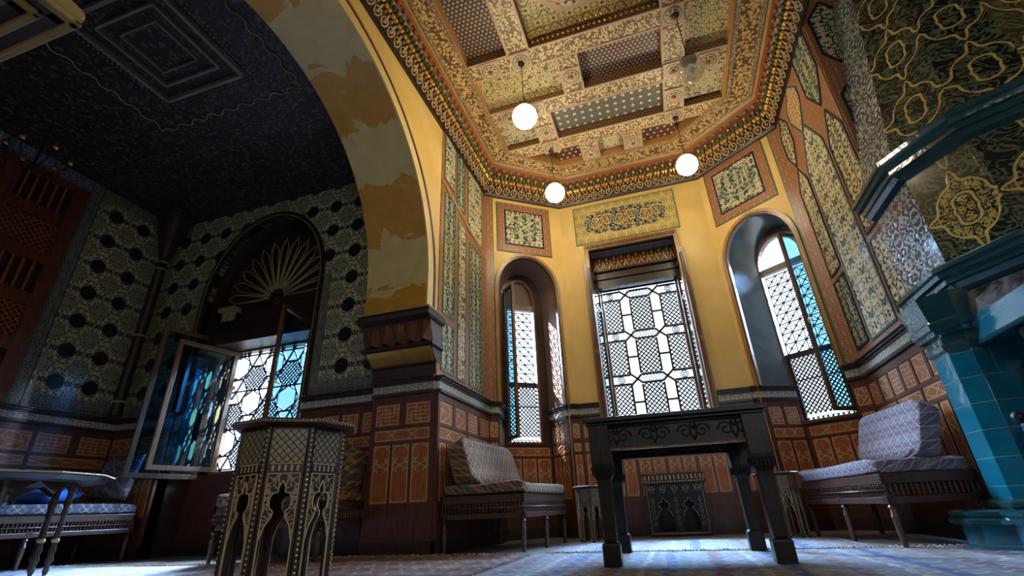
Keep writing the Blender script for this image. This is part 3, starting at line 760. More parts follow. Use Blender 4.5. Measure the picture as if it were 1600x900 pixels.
for zl in zlev:
    q = .055
    # horizontal elongated hexagon
    hexa = [(cx-hx-.0, zl), (cx-hx+q, zl+q), (cx+hx-q, zl+q), (cx+hx, zl), (cx+hx-q, zl-q), (cx-hx+q, zl-q)]
    for a, b in zip(hexa, hexa[1:]+hexa[:1]):
        if max(a[1], b[1]) < GZ1+.02: lat.seg((a[0], min(a[1], GZ1)), (b[0], min(b[1], GZ1)), T, *d)
    for sx in (-1, 1):
        X = cx+sx*(hx+.0); 
        # crossing knot
        lat.seg((X, zl), (X+sx*.085, zl+.075), T, *d); lat.seg((X, zl), (X+sx*.085, zl-.075), T, *d)
        lat.seg((X, zl), (X-sx*.0, zl), T, *d)
        # small ring panels at the sides
        xs = cx+sx*.40
        lat.seg((X+sx*.085, zl+.06), (cx+sx*.5, zl+.06), T, *d); lat.seg((X+sx*.085, zl-.06), (cx+sx*.5, zl-.06), T, *d)
        for rr in (.022, .045):
            pts = [(xs+rr*math.cos(2*PI*k/10), zl+rr*math.sin(2*PI*k/10)) for k in range(10)]
            for a, b in zip(pts, pts[1:]+pts[:1]): lat.seg(a, b, .011, *d)
        # two stacked upright hexagons below this level
        zb = zl-H; x0_, x1_ = X-sx*.055, X+sx*.085
        xm = (x0_+x1_)/2
        zz = [zl-.0, zl-q, zb+H/2+.012, zb+H/2-.012, zb+q, zb]
        for xe in (x0_, x1_):
            lat.seg((xe, zl-q-.02), (xe, max(zb+q+.02, GZ0+.04)), T, *d)
        zc = zb+H/2
        if zc > GZ0+.05: lat.box(min(x0_, x1_), max(x0_, x1_), *d, zc-.012, zc+.012)
        # fine mesh at the outer side
        a, b = sorted((x1_, cx+sx*.5)); lo_ = max(zb+.06, GZ0+.04)
        if zl-.06 > lo_: lat_fine(lat, a, b, lo_, zl-.06, .042, .0145, (D+.025, D+.035))
    zb = zl-H; lo_ = max(zb+q, GZ0+.04)
    if zl-q > lo_: lat_fine(lat, cx-hx+.055, cx+hx-.055, lo_, zl-q, .042, .0155, (D+.025, D+.035))
    if lo_ < zl-q: lat_fine(lat, cx-hx+.02, cx+hx-.02, max(zl-q, GZ0), min(zl+q, GZ1), .03, .006, (D+.028, D+.033))
obj('lattice', lat, M_lat, w2)
sash('casement', .50, 2.18, w2, (WX0+.03, D-.06, 1.08), math.radians(-96), 1, M_frame, bars=(1.7,), t=.04)
sash('casement', .50, 2.18, w2, (WX1-.03, D-.06, 1.08), math.radians(98), -1, M_frame, bars=(1.7,), t=.04)
for (wx, wy), s_ in (((-1.72, 5.93), .9), ((1.70, 5.9), .9)): pass
portal((-1.75, 6.02, 2.2), .9, 2.4, (-1.3, 5.3, 2.2)); portal((-.07, 6.55, 2.2), 1.1, 1.9, (-.07, 3, 2.2)); portal((1.68, 6.0, 2.2), .9, 2.4, (1.2, 5.3, 2.2)); portal((-4.45, 4.8, 1.6), 1.4, 1.6, (-4.45, 2, 1.6))
# ------------------------------------------------ painted / tiled wall panels
def panel(A, B, label, cat='tile mural'):
    loc, rz, L = frame_of(A, B); return thing('tiled_mural', label, cat, loc, rz)
def square_panel(A, B, s0, s1, z0, z1, label, mark):
    t = panel(A, B, label)
    obj('green_border', MB().box(s0, s1, -.012, 0, z0, z1), M_greenline, t)
    obj('red_border', MB().box(s0+.015, s1-.015, -.016, 0, z0+.015, z1-.015), M_red, t)
    a = .115
    obj('navy_border', MB().box(s0+a, s1-a, -.020, 0, z0+a, z1-a), M_navy, t)
    obj('cream_field', MB().box(s0+a+.022, s1-a-.022, -.023, 0, z0+a+.022, z1-a-.022), M_creampan, t)
    cx, cz = (s0+s1)/2, (z0+z1)/2; R = (s1-s0)/2-a-.06
    pts = [(cx+R*(1+.10*math.cos(8*q))*math.cos(q), cz+R*(1+.10*math.cos(8*q))*math.sin(q)) for q in [2*PI*k/64 for k in range(64)]]
    obj('blue_medallion', MB().plate(pts, (), -.026, 0), M_teal, t)
    c = MB(); y = -.029
    def st(pl_, r=.011): c.tube([(cx+a_*R, y, cz+b_*R) for a_, b_ in pl_], r, 6)
    if mark:   # calligraphic word in cream strokes
        st([(.62, -.35), (.60, .55)]); st([(.38, .62), (.36, -.1), (.28, -.28), (.12, -.30)]); st([(.12, .62), (.10, -.1), (.02, -.28), (-.14, -.30)])
        st([(-.14, -.30), (-.40, -.28), (-.52, -.08), (-.40, .12), (-.24, .02), (-.30, -.18), (-.50, -.34)]); st([(.25, .78), (.18, .70), (.11, .78), (.04, .70), (-.03, .78)], .005)
        st([(.7, -.55), (.2, -.68), (-.3, -.6), (-.65, -.42)], .005)
    else:
        st([(-.6, -.5), (-.2, -.1), (.3, .3), (.6, .55)]); st([(.6, -.5), (.2, -.1), (-.3, .35), (-.62, .5)]); st([(-.55, 0), (-.3, .2), (0, .62), (.25, .2), (.55, .05)], .006); st([(-.5, -.15), (0, -.55), (.5, -.2)], .006)
    obj('cream_strokes', c, M_bone, t, smooth=True)
    return t
square_panel(*DL, .17, .98, 3.50, 4.30, 'square tile panel with red border above the left arched window', False)
square_panel(*DR, .09, .92, 3.53, 4.38, 'square tile panel with cream calligraphy above the right arched window', True)
t = panel(*DC, 'oblong tile panel with navy cartouche above the large window')
obj('green_border', MB().box(.20, 1.62, -.012, 0, 3.67, 4.30), M_greenline, t)
obj('gold_field', MB().box(.215, 1.605, -.016, 0, 3.685, 4.285), M_goldpan, t)
cx, cz = .91, 3.985
pts = []
for k in range(96):
    q = 2*PI*k/96; X = .56*math.copysign(abs(math.cos(q))**.55, math.cos(q)); Z = .185*math.copysign(abs(math.sin(q))**.6, math.sin(q))
    pts.append((cx+X*(1+.02*math.cos(12*q)), cz+Z*(1+.05*math.cos(12*q))))
obj('navy_cartouche', MB().plate(pts, (), -.020, 0), M_navypan, t)
c = MB()
for i in range(3):
    X = cx+(i-1)*.34
    for rr in (.07, .115):
        c.tube([(X+rr*(1+.1*math.cos(6*q))*math.cos(q), -.022, cz+rr*(1+.1*math.cos(6*q))*math.sin(q)) for q in [2*PI*k/30 for k in range(30)]], .005, 5, closed=True)
    for k in range(6):
        q = PI*k/3; c.ball((X+.045*math.cos(q), -.022, cz+.045*math.sin(q)), .016, 6)
obj('gold_scrolls', c, M_goldleaf, t)
# red border strips in the apse corners
t = panel(*DL, 'narrow red tile strip between the green wall tiles and the left arched window')
obj('red_tiles', MB().box(0, .105, -.012, 0, 1.46, 4.37), M_red, t); obj('green_edge', MB().box(.105, .118, -.013, 0, 1.46, 4.37), M_greenline, t)
t = panel(*DR, 'narrow red tile strip right of the right arched window')
obj('red_tiles', MB().box(1.02, 1.13, -.012, 0, 1.46, 4.37), M_red, t); obj('green_edge', MB().box(1.005, 1.02, -.013, 0, 1.46, 4.37), M_greenline, t)
# left wall tiles (local x = y-3.84)
t = panel((-1.93, 3.84), (-1.93, 5.2), 'tall tiled wall of green arabesque strips behind the left bench')
obj('red_ground', MB().box(0, 1.36, -.010, 0, 1.45, 4.38), M_red, t)
def hexpan(x0, x1, z0, z1, p, up=True, dn=True):
    xm = (x0+x1)/2
    pts = [(x0, z0+(p if dn else 0))]+([(xm, z0)] if dn else [(x0, z0), (x1, z0)][0:0]+[])+[(x1, z0+(p if dn else 0)), (x1, z1-(p if up else 0))]+([(xm, z1)] if up else [])+[(x0, z1-(p if up else 0))]
    return pts
for (x0, x1, z0, z1, M_) in ((.09, .36, 1.52, 2.02, M_teal), (.09, .36, 2.10, 3.55, M_teal), (.46, .66, 1.52, 3.40, M_creampan), (.78, 1.16, 1.52, 3.28, M_teal), (.06, .34, 3.72, 4.36, M_creampan), (.40, .62, 3.58, 4.36, M_teal), (.74, 1.2, 3.42, 4.36, M_creampan)):
    o = obj('tile_strip', MB().box(x0, x1, -.014, 0, z0, z1), M_, t)
    e = MB()
    for a, b in (((x0, z0), (x1, z0)), ((x1, z0), (x1, z1)), ((x1, z1), (x0, z1)), ((x0, z1), (x0, z0))): e.seg(a, b, .012, -.018, -.008)
    obj('edge_line', e, M_greenline, o)
e = MB(); e.seg((0, 3.66), (1.36, 3.32), .05, -.018, -.010); obj('red_diagonal', e, M_orange, t)
# right wall tiles (local x = 5.2-y)
t = panel((1.86, 5.2), (1.86, 3.78), 'tall tiled wall with pointed arabesque panels beside the fireplace hood')
obj('red_ground', MB().box(0, 1.42, -.010, 0, 1.45, 4.38), M_red, t)
pans = [(.06, .36, 1.56, 2.24, M_teal, 0, 0), (.06, .36, 2.32, 3.60, M_creampan, 0, .24), (.06, .36, 3.62, 4.34, M_darkpan, .24, .2),
        (.43, .98, 1.54, 3.80, M_creampan, 0, .42), (.46, .86, 3.72, 4.37, M_redpan, .30, .2),
        (1.05, 1.39, 1.54, 2.2, M_darkpan, 0, 0), (1.05, 1.39, 2.27, 3.5, M_darkpan, 0, .3), (1.00, 1.39, 3.58, 4.37, M_teal, .3, 0)]
for (x0, x1, z0, z1, M_, pd, pu) in pans:
    xm = (x0+x1)/2
    pts = [(x0, z0+pd)]+([(xm, z0)] if pd else [])+[(x1, z0+pd), (x1, z1-pu)]+([(xm, z1)] if pu else [])+[(x0, z1-pu)]
    o = obj('pointed_panel', MB().plate(pts, (), -.014, 0), M_, t)
    e = MB()
    for a, b in zip(pts, pts[1:]+pts[:1]): e.seg(a, b, .022, -.019, -.008)
    obj('blue_edge', e, M_tealline if x0 > .4 and x0 < .6 else M_navy, o)

t = panel((1.862, 3.775), (2.60, 3.775), 'dark tiled return between the arabesque wall and the fireplace hood')
obj('red_ground', MB().box(0, .73, -.010, 0, 1.45, 4.79), M_red, t)
for (x0, x1, z0, z1, M_, pd, pu) in ((.05, .33, 1.9, 2.75, M_darkpan, .2, .2), (.05, .33, 2.85, 3.65, M_darkpan, .2, .2), (.05, .33, 3.75, 4.6, M_darkpan, .2, .2), (.39, .66, 2.5, 3.35, M_darkpan, .2, .2), (.39, .66, 3.45, 4.3, M_darkpan, .2, .2)):
    xm = (x0+x1)/2
    pts = [(x0, z0+pd), (xm, z0), (x1, z0+pd), (x1, z1-pu), (xm, z1), (x0, z1-pu)]
    o = obj('pointed_panel', MB().plate(pts, (), -.014, 0), M_, t)
    e = MB()
    for a, b in zip(pts, pts[1:]+pts[:1]): e.seg(a, b, .022, -.019, -.008)
    obj('navy_edge', e, M_navy, o)
# ============================================================ CEILING
ZD = 4.55
r0 = [(-1.93, YN), (-1.93, 5.2), (-1.0, 5.9), (.97, 5.9), (1.86, 5.2), (1.86, YN)]
r1 = [(-1.62, YN), (-1.62, 4.75), (-.79, 5.42), (.75, 5.42), (1.58, 4.74), (1.58, YN)]
r3 = [(-1.40, YN), (-1.40, 4.66), (-.80, 5.17), (.67, 5.17), (1.27, 4.64), (1.27, YN)]
def lerp(A, B, t): return [(a[0]+(b[0]-a[0])*t, a[1]+(b[1]-a[1])*t) for a, b in zip(A, B)]
def at(R, z): return [(x, y, z) for x, y in R]
ceiling = thing('ceiling'); struct(ceiling)
def cpart(name, mb, mt, parent=None, **k): return obj(name, mb, mt, parent or ceiling, **k)
cpart('cornice_fillet', MB().rings([at(r0, 4.36), at(lerp(r0, r1, .10), 4.355), at(lerp(r0, r1, .13), 4.385), at(lerp(r0, r1, .16), 4.39)]), M_woodd, fixn=False)
cpart('cornice_cove', MB().rings([at(lerp(r0, r1, .10), 4.38), at(lerp(r0, r1, .30), 4.41), at(lerp(r0, r1, .55), 4.455), at(lerp(r0, r1, .80), 4.50), at(lerp(r0, r1, .84), 4.53)]), M_cbrown, fixn=False)
cpart('orange_fillet', MB().rings([at(lerp(r0, r1, .84), 4.525), at(lerp(r0, r1, .96), 4.52), at(lerp(r1, r3, .08), 4.56)]), M_orange, fixn=False)
cpart('pale_border', MB().rings([at(lerp(r1, r3, .04), 4.54), at(lerp(r1, r3, .07), 4.53), at(lerp(r1, r3, .20), 4.53), at(lerp(r1, r3, .22), 4.55)]), M_white, fixn=False)
cpart('studded_frieze', MB().rings([at(lerp(r1, r3, .20), 4.545), at(lerp(r1, r3, .84), 4.545)]), M_gfr, fixn=False)
cpart('pale_border', MB().rings([at(lerp(r1, r3, .82), 4.55), at(lerp(r1, r3, .84), 4.53), at(lerp(r1, r3, .97), 4.53), at(r3, 4.56)]), M_white, fixn=False)
cpart('frieze_edge', MB().rings([at(r3, 4.53), at(lerp(r1, r3, 1.1), 4.53), at(lerp(r1, r3, 1.1), 4.74)]), M_orange, fixn=False)
# muqarnas drops along the cove
gold, green, red, outl = MB(), MB(), MB(), MB()
segs = [(0, 1, 1.6), (1, 2, 0), (2, 3, 0), (3, 4, 0), (4, 5, 0)]
for i in range(5):
    a0, a1 = Vector(r0[i]), Vector(r0[i+1]); b0, b1 = Vector(r1[i]), Vector(r1[i+1])
    ys = 1.7
    if i == 0: k = (ys-YN)/(5.2-YN); b0 = b0+(Vector((b0.x, 5.2-(5.2-YN)*(1-k)))-b0); a0 = Vector((a0.x, ys)); b0 = Vector((b0.x, ys))
    if i == 4: a1 = Vector((a1.x, ys)); b1 = Vector((b1.x, ys))
    n = max(6, round((a1-a0).length/.118))
    for k in range(n):
        f = (k+.5)/n
        P, Q = a0.lerp(a1, f), b0.lerp(b1, f); T = (a1-a0).normalized(); w = Q-P
        def pt(t, z, s=0.): q = P+w*t+T*s; return (q.x, q.y, z)
        # heart shaped cartouche near the wall
        outl.tube([pt(.17, 4.372), pt(.21, 4.378, .030), pt(.30, 4.392, .044), pt(.37, 4.404, .024), pt(.33, 4.399, 0), pt(.37, 4.404, -.024), pt(.30, 4.392, -.044), pt(.21, 4.378, -.030)], .0075, 4, closed=True)
        gold.lathe([(.002, -.012), (.022, -.004), (.002, .012)], pt(.28, 4.392), 6)
        outl.tube([pt(.36, 4.404), pt(.48, 4.42)], .010, 4)
        for sg in (-1, 1):
            gold.lathe([(.002, -.040), (.024, -.014), (.020, .016), (.002, .045)], pt(.54, 4.44, sg*.032), 6)
            green.lathe([(.002, -.036), (.021, 0), (.002, .04)], pt(.63, 4.455, sg*.050), 5)
        green.lathe([(.002, -.045), (.023, -.01), (.016, .03), (.002, .05)], pt(.66, 4.46), 6)
        gold.lathe([(.002, -.036), (.020, -.01), (.002, .03)], pt(.72, 4.475, .059), 5)
        red.ball(pt(.83, 4.492), .022, 8)
        gold.lathe([(.002, -.03), (.014, 0), (.002, .03)], pt(.44, 4.42, .058), 5)
for nm, mb, mt in (('gilt_muqarnas', gold, M_goldleaf), ('green_muqarnas', green, M_beadgreen), ('red_bead_row', red, M_beadred), ('heart_outline', outl, M_bone)):
    o = cpart(nm, mb, mt, fixn=False); o['kind'] = 'stuff'
# deck above the coffers
cpart('deck', MB().box(-1.95, 1.9, YN, 6.0, 4.76, 4.80), M_cbrown)
struct(obj('ceiling_slab', MB().box(-2.6, 3.2, YN-.1, 6.0, 4.80, 4.9), M_cbrown))
# beams
def beam(x0, x1, y0, y1):
    o = cpart('beam', MB().box(x0, x1, y0, y1, ZD, 4.76), M_zig)
    cpart('beam_face', MB().box(x0+.012, x1-.012, y0+.012, y1-.012, ZD-.006, ZD), M_beam, o)
    e = .022
    b = MB()
    if x1-x0 > y1-y0: b.box(x0, x1, y0, y0+e, ZD-.012, ZD); b.box(x0, x1, y1-e, y1, ZD-.012, ZD)
    else: b.box(x0, x0+e, y0, y1, ZD-.012, ZD); b.box(x1-e, x1, y0, y1, ZD-.012, ZD)
    cpart('rose_edge', b, M_bedge, o)
    return o
LX0, LX1, RX0, RX1 = -.94, -.70, .585, .815
for ya, yb in ((1.12, 3.26),): beam(LX0, LX1, ya, yb); beam(RX0, RX1, ya, yb)
beam(-1.42, 1.29-.47, 3.26, 3.48); beam(RX0, RX1, 3.48, 3.90)
beam(-.48, -.25, 3.48, 3.96)
beam(-1.42, RX0, 3.96, 4.17); beam(RX0, 1.29, 3.90, 4.14); beam(RX0, RX1, 4.14, 4.63)
beam(LX0-.0, LX1, 4.17, 4.63); beam(-1.42, 1.29, 4.63, 4.83)
beam(-.48, -.24, 4.83, 5.17); beam(.07, .31, 4.83, 5.17)
beam(-1.42, 1.29, .9, 1.12)
# coffer panels
def coffer(name, x0, x1, y0, y1, mt, z=4.68, thick=.03):
    return cpart(name, MB().box(x0, x1, y0, y1, z, z+thick), mt)
coffer('bead_mesh_coffer', -1.43, LX0, 1.12, 3.26, M_meshb, 4.66)
coffer('star_coffer', RX1, 1.30, 1.12, 3.90, M_star, 4.64)
coffer('star_coffer', -1.43, -.48, 3.48, 3.96, M_star, 4.62)
coffer('bead_mesh_coffer', -.25, RX0, 3.48, 3.96, M_meshb, 4.67)
coffer('pearl_mesh_coffer', LX1, RX0, 4.17, 4.63, M_meshw, 4.65)
coffer('dotted_coffer', -.80, -.48, 4.83, 5.17, M_dots, 4.62); coffer('dotted_coffer', .31, .72, 4.83, 5.17, M_dots, 4.62)
for x, y, w, z in ((-1.17, 4.39, .44, 4.62), (1.05, 4.37, .44, 4.62), (-.085, 4.97, .30, 4.62)):
    cpart('square_medallion', MB().box(-w/2, w/2, -w/2, w/2, 0, .03), M_med, loc=(x, y, z))
# central octagon
ox, oy = -.06, 2.42; hw = .65
cpart('corner_carving', MB().box(LX1, RX0, 1.12, 3.26, 4.68, 4.72), M_goldscroll)
def octp(r): k = r*.4142; return [(ox-k, oy-r), (ox+k, oy-r), (ox+r, oy-k), (ox+r, oy+k), (ox+k, oy+r), (ox-k, oy+r), (ox-r, oy+k), (ox-r, oy-k)]
def flatpoly(pts, z0, z1): return MB().rings([at(pts, z0), at(pts, z1)], closed=True, ends=True)
cpart('octagon_frame', flatpoly([(x-ox, y-oy) for x, y in octp(hw)], 0, .05), M_bedge, loc=(ox, oy, 4.655))
cpart('octagon_field', flatpoly([(x-ox, y-oy) for x, y in octp(hw-.05)], 0, .05), M_oct, loc=(ox, oy, 4.648))
b = MB()
x = LX1+.03
while x < RX0: b.ball((x, 3.19, 4.63), .018, 6); b.ball((x+.02, 3.24, 4.59), .014, 6); x += .052
y = 1.2
while y < 3.2: b.ball((LX1+.04, y, 4.60), .012, 6); b.ball((RX0-.04, y, 4.60), .012, 6); y += .05
o = cpart('gilt_bead_row', b, M_goldleaf, fixn=False); o['kind'] = 'stuff'
# rosettes: painted dish with petals
def rosette(x, y, w=.185):
    base = MB().box(-w/2-.012, w/2+.012, -w/2-.012, w/2+.012, -.022, 0)
    o = cpart('rosette', base, M_bedge, loc=(x, y, ZD-.004))
    cpart('rosette_dish', MB().lathe([(w*.47, -.026), (w*.47, -.024), (.005, -.020)], (0, 0, 0), 24), M_ros, o, fixn=True)
    p = MB()
    for k in range(8):
        a = 2*PI*k/8; c_, s_ = math.cos(a), math.sin(a)
        r_a, r_b, r_c = .018, w*.24, w*.39
        pr = [(r_a*c_, r_a*s_, -.034), (r_b*c_-.019*s_, r_b*s_+.019*c_, -.036), (r_c*c_, r_c*s_, -.028), (r_b*c_+.019*s_, r_b*s_-.019*c_, -.036), (r_b*c_, r_b*s_, -.048)]
        p.add(pr, [(0, 1, 4), (1, 2, 4), (2, 3, 4), (3, 0, 4)])
    cpart('petals', p, M_bone, o)
    cpart('boss', MB().ball((0, 0, -.042), .02, 8), M_beadred, o)
for x, y in ((-1.16, 3.38), (-.82, 3.37), (-.36, 3.73), (-1.17, 4.07), (-.84, 4.07), (-.82, 4.45), (-.82, 4.74), (-.36, 5.04), (.19, 5.02), (.70, 3.36), (.70, 4.03), (.70, 4.40), (.70, 4.73), (1.05, 4.03)): rosette(x, y)
# ============================================================ PENDANT LAMPS
def lamp(x, y, zg, lit, label):
    t = thing('pendant_lamp', label, 'lamp', (x, y, zg)); R = .118
    zt = ZD-zg-.05
    obj('canopy', MB().lathe([(.035, 0), (.03, -.02), (.012, -.04)], (0, 0, zt), 12), M_cond, t, smooth=True)
    obj('cord', MB().tube([(0, 0, R+.04), (0, 0, zt-.02)], .0045, 6), M_cond, t)
    obj('collar', MB().lathe([(.05, R-.028), (.072, R-.022), (.075, R-.008), (.045, R+.012), (.02, R+.03), (.012, R+.05)], n=20), M_brass if lit else M_cond, t, smooth=True)
    g = MB().lathe([(max(R*math.sin(PI*i/20), .001), -R*math.cos(PI*i/20)) for i in range(19)], n=28, cap=False)
    obj('globe', g, M_globe if lit else M_glassc, t, smooth=True)
    if lit: pass
    else:
        obj('bulb', MB().lathe([(.012, .07), (.016, .05), (.034, .01), (.036, -.02), (.022, -.045), (.002, -.055)], n=14), M_bulb, t, smooth=True)
    return t
lamp(-.82, 3.38, 3.77, 1, 'lit white globe lamp hanging nearest, left of the carved ceiling centre')
lamp(-.84, 4.78, 3.84, 1, 'lit white globe lamp hanging before the left corner of the apse cornice')
lamp(.71, 4.74, 3.79, 1, 'lit white globe lamp hanging beside the right square tile panel')
lamp(.72, 3.35, 3.77, 0, 'unlit clear glass globe lamp with its bulb visible')
# ============================================================ PIER CAPITAL (far) and IMPOST (near)
cp = thing('pier_capital', 'carved dark wood capital with gilt cavetto under the great arch', 'capital', (0, 0, 0))
def prof_block(pr, x0=-2.60, y1=3.90):
    # pr: list of (projection_y, projection_x, z): rectangular block rings, front edge at y=-p
    loops = []
    for yf, xr, z in pr: loops.append([(x0-xr*.5, y1, z), (x0-xr*.5, yf, z), (-1.93+xr, yf, z), (-1.93+xr, y1, z)])
    return MB().rings(loops, ends=True)
obj('abacus', prof_block([(3.60, .045, 1.93), (3.55, .06, 1.95), (3.545, .06, 1.985), (3.57, .05, 1.99), (3.57, .05, 2.02), (3.58, .03, 2.03)]), M_woodd, cp)
obj('abacus_bead', prof_block([(3.56, .055, 2.02), (3.56, .055, 2.035), (3.58, .03, 2.04)]), M_impost, cp)
obj('muqarnas_block', prof_block([(3.72, .02, 1.71), (3.64, .03, 1.93)]), M_wood, cp)
tri = MB()
for i in range(5):
    xa = -2.56+i*.133
    for j, (dx, s_) in enumerate(((0, 1),)):
        tri.add([(xa, 3.715, 1.72), (xa+.133, 3.715, 1.72), (xa+.0665, 3.62, 1.74), (xa+.0665, 3.64, 1.925), (xa+.005, 3.655, 1.90), (xa+.128, 3.655, 1.90)], [(0, 2, 4), (2, 3, 4), (2, 1, 5), (2, 5, 3)])
obj('muqarnas_triangles', tri, grained('capital_brown_wood', (.14, .06, .03), .4), cp, fixn=False)
obj('middle_moulding', prof_block([(3.70, .03, 1.68), (3.66, .05, 1.695), (3.66, .05, 1.72), (3.70, .03, 1.73)]), M_woodd, cp)
flu = MB()
n = 34
for i in range(n):
    x = -2.58+i*.66/n
    flu.tube([(x, 3.86, 1.575), (x+.004, 3.80, 1.60), (x+.012, 3.73, 1.65), (x+.014, 3.69, 1.685)], .0085, 5)
obj('cavetto_core', prof_block([(3.87, .0, 1.45), (3.86, .01, 1.56), (3.80, .015, 1.60), (3.73, .02, 1.65), (3.70, .03, 1.69)]), M_woodd, cp)
fo = obj('gilt_flutes', flu, M_gilt, cp, fixn=False)
# near impost seen from below
ip = thing('arch_impost', 'ochre stone impost block with framed painted underside, upper left corner', 'impost', (0, 0, 0))
X0, X1, Y0, Y1, Zi = -2.75, -1.83, -.5, .655, 2.0
obj('block', MB().rings([[(X0, Y0, z), (X1+o_, Y0, z), (X1+o_, Y1+o_, z), (X0, Y1+o_, z)] for o_, z in ((-.02, Zi-.0), (0, Zi+.02), (0, Zi+.06), (-.05, Zi+.12))], closed=True, ends=True), M_impost, ip, bevel=.012)
fr2 = MB()
for o_, w_, z_ in ((.0, .035, -.012), (.075, .03, -.02)):
    a0, a1, b0, b1 = X0+o_, X1-.0-o_, Y0+o_, Y1-o_
    fr2.box(a0, a1, b1-w_, b1, Zi+z_, Zi+.01); fr2.box(a1-w_, a1, b0, b1, Zi+z_, Zi+.01)
obj('underside_frame', fr2, M_impost, ip, bevel=.008)
fr3 = MB().box(X0+.035, X1-.035, Y1-.075, Y1-.035, Zi-.004, Zi+.002).box(X1-.075, X1-.035, Y0, Y1-.035, Zi-.004, Zi+.002)
fr3.box(X0+.1, X1-.105, Y1-.15, Y1-.105, Zi-.003, Zi+.002).box(X1-.15, X1-.105, Y0, Y1-.105, Zi-.003, Zi+.002)
obj('dark_inlay_frame', fr3, M_woodd, ip)
obj('painted_panel', MB().box(X0+.15, X1-.15, Y0, Y1-.15, Zi-.004, Zi+.002), M_painted, ip)
# ============================================================ FIREPLACE
FP = thing('fireplace', 'turquoise tiled fireplace with a faceted arabesque hood', 'fireplace', (0, 0, 0))
def plan(o_, x0=1.75, y0=3.82, y1=3.28):   # faceted plan offset outwards
    return [(x0-o_, y0), (x0-o_, y1-.18*o_/1.), (1.96-o_*.90, 2.91-o_*.6), (2.30-o_*.5, 2.72-o_*.9), (2.95, 2.70-o_)]
def faced(z0, z1, o0, o1, mats, names, d=.0):
    lo_, hi_ = plan(o0), plan(o1)
    for i in range(4):
        A, B, Cc, Dd = Vector((*lo_[i], z0)), Vector((*lo_[i+1], z0)), Vector((*hi_[i+1], z1)), Vector((*hi_[i], z1))
        u = (B-A).normalized(); nrm = u.cross((Dd-A)).normalized(); w = nrm.cross(u)*-1
        w = nrm.cross(u)
        Mx = Matrix((( u.x, nrm.x, w.x, A.x), (u.y, nrm.y, w.y, A.y), (u.z, nrm.z, w.z, A.z), (0, 0, 0, 1)))
        Mi = Mx.inverted()
        vs = [Mi @ p for p in (A, B, Cc, Dd)]
        vs += [v+Vector((0, .02, 0)) if nrm.dot(Vector((1, 1, 0))) > 0 else v-Vector((0, .02, 0)) for v in vs[:4]]
        me = MB().add(vs, [(0, 1, 2, 3), (7, 6, 5, 4), (0, 4, 5, 1), (1, 5, 6, 2), (2, 6, 7, 3), (3, 7, 4, 0)])
        o = obj(names[i], me, mats[i], FP); o.matrix_local = Mx
H4 = [M_hood]*4
faced(1.55, 2.24, -.05, -.05, [M_hoodside, M_hood, M_hood, M_hood], ['lower_hood_panel']*4)
faced(2.36, 4.40, -.03, -.36, [M_hoodside, M_hoodu, M_hoodu, M_hoodu], ['upper_hood_panel']*4)
def ringcorn(name, pr, mt, parent=FP):
    loops = [[(x, y, z) for x, y in plan(o_)]+[(2.95, 3.82, z)] for o_, z in pr]
    return obj(name, MB().rings(loops, closed=True, ends=True), mt, parent)
ringcorn('upper_cornice', [(-.05, 2.20), (-.01, 2.22), (.01, 2.25), (.03, 2.255), (.03, 2.29), (.055, 2.30), (.06, 2.33), (.075, 2.34), (.075, 2.37), (.04, 2.40), (-.04, 2.42)], M_glaze)
ringcorn('lower_cornice', [(-.10, 1.36), (-.04, 1.40), (-.02, 1.43), (.0, 1.435), (.0, 1.465), (.025, 1.475), (.03, 1.50), (.05, 1.51), (.05, 1.535), (.03, 1.55), (-.05, 1.57)], M_glaze)
sof_ = plan(-.09)
obj('sooty_soffit', MB().rings([[(x, y, 1.375) for x, y in plan(-.07)]+[(2.95, 3.82, 1.375)], [(1.80, 3.60, 1.20), (1.80, 3.40, 1.20), (1.82, 3.1, 1.20), (1.84, 2.9, 1.20), (2.95, 2.85, 1.20), (2.95, 3.60, 1.20)]], closed=True, ends=True), M_soot, FP)
obj('hood_core', MB().rings([[(1.95, 3.8, z), (1.95, 3.32, z), (2.1, 3.05, z), (2.35, 2.9, z), (2.94, 2.88, z), (2.94, 3.8, z)] for z in (1.4, 2.4)], closed=True, ends=True), M_woodd, FP)
# column under the near corner
colm = MB(); q = [(1.68, 3.62), (1.68, 3.43), (1.76, 3.35), (1.86, 3.35), (1.95, 3.42), (1.95, 3.68), (1.76, 3.68)]
obj('column', MB().rings([at(q, .20), at(q, 1.10)], closed=True, ends=True), M_blue, FP, bevel=.004)
def qoff(k): return [(1.815+(x-1.815)*k, 3.515+(y-3.515)*k) for x, y in q]
obj('column_capital', MB().rings([at(qoff(k), z) for k, z in ((1, 1.06), (1.12, 1.075), (1.16, 1.10), (1.04, 1.11), (1.04, 1.15), (1.25, 1.165), (1.25, 1.19), (1.36, 1.20), (1.40, 1.235), (1.30, 1.25), (1.5, 1.40))], closed=True, ends=True), M_glaze, FP)
obj('column_base', MB().rings([at(qoff(k), z) for k, z in ((1.1, .20), (1.2, .215), (1.2, .24), (1.05, .255))], closed=True, ends=True), M_glaze, FP, bevel=.004)
pb = [(1.56, 3.79), (1.56, 3.58), (1.66, 3.48), (1.66, 2.2), (2.3, 2.2), (2.3, 3.79)]
def poff(k): return [(x-k if x < 1.7 else x, y+(k*.2 if y > 3.75 else 0)) for x, y in pb]
obj('plinth', MB().rings([at(poff(0), 0.0), at(poff(0), .13)], closed=True, ends=True), M_blue, FP)
obj('plinth_slab', MB().rings([at(poff(.03), .125), at(poff(.05), .135), at(poff(.05), .155), at(poff(.03), .165), at(poff(.04), .175), at(poff(.04), .195), at(poff(0), .205)], closed=True, ends=True), M_glaze, FP)
obj('lintel', MB().box(1.80, 1.98, 2.0, 3.42, 1.09, 1.22), M_blue, FP)
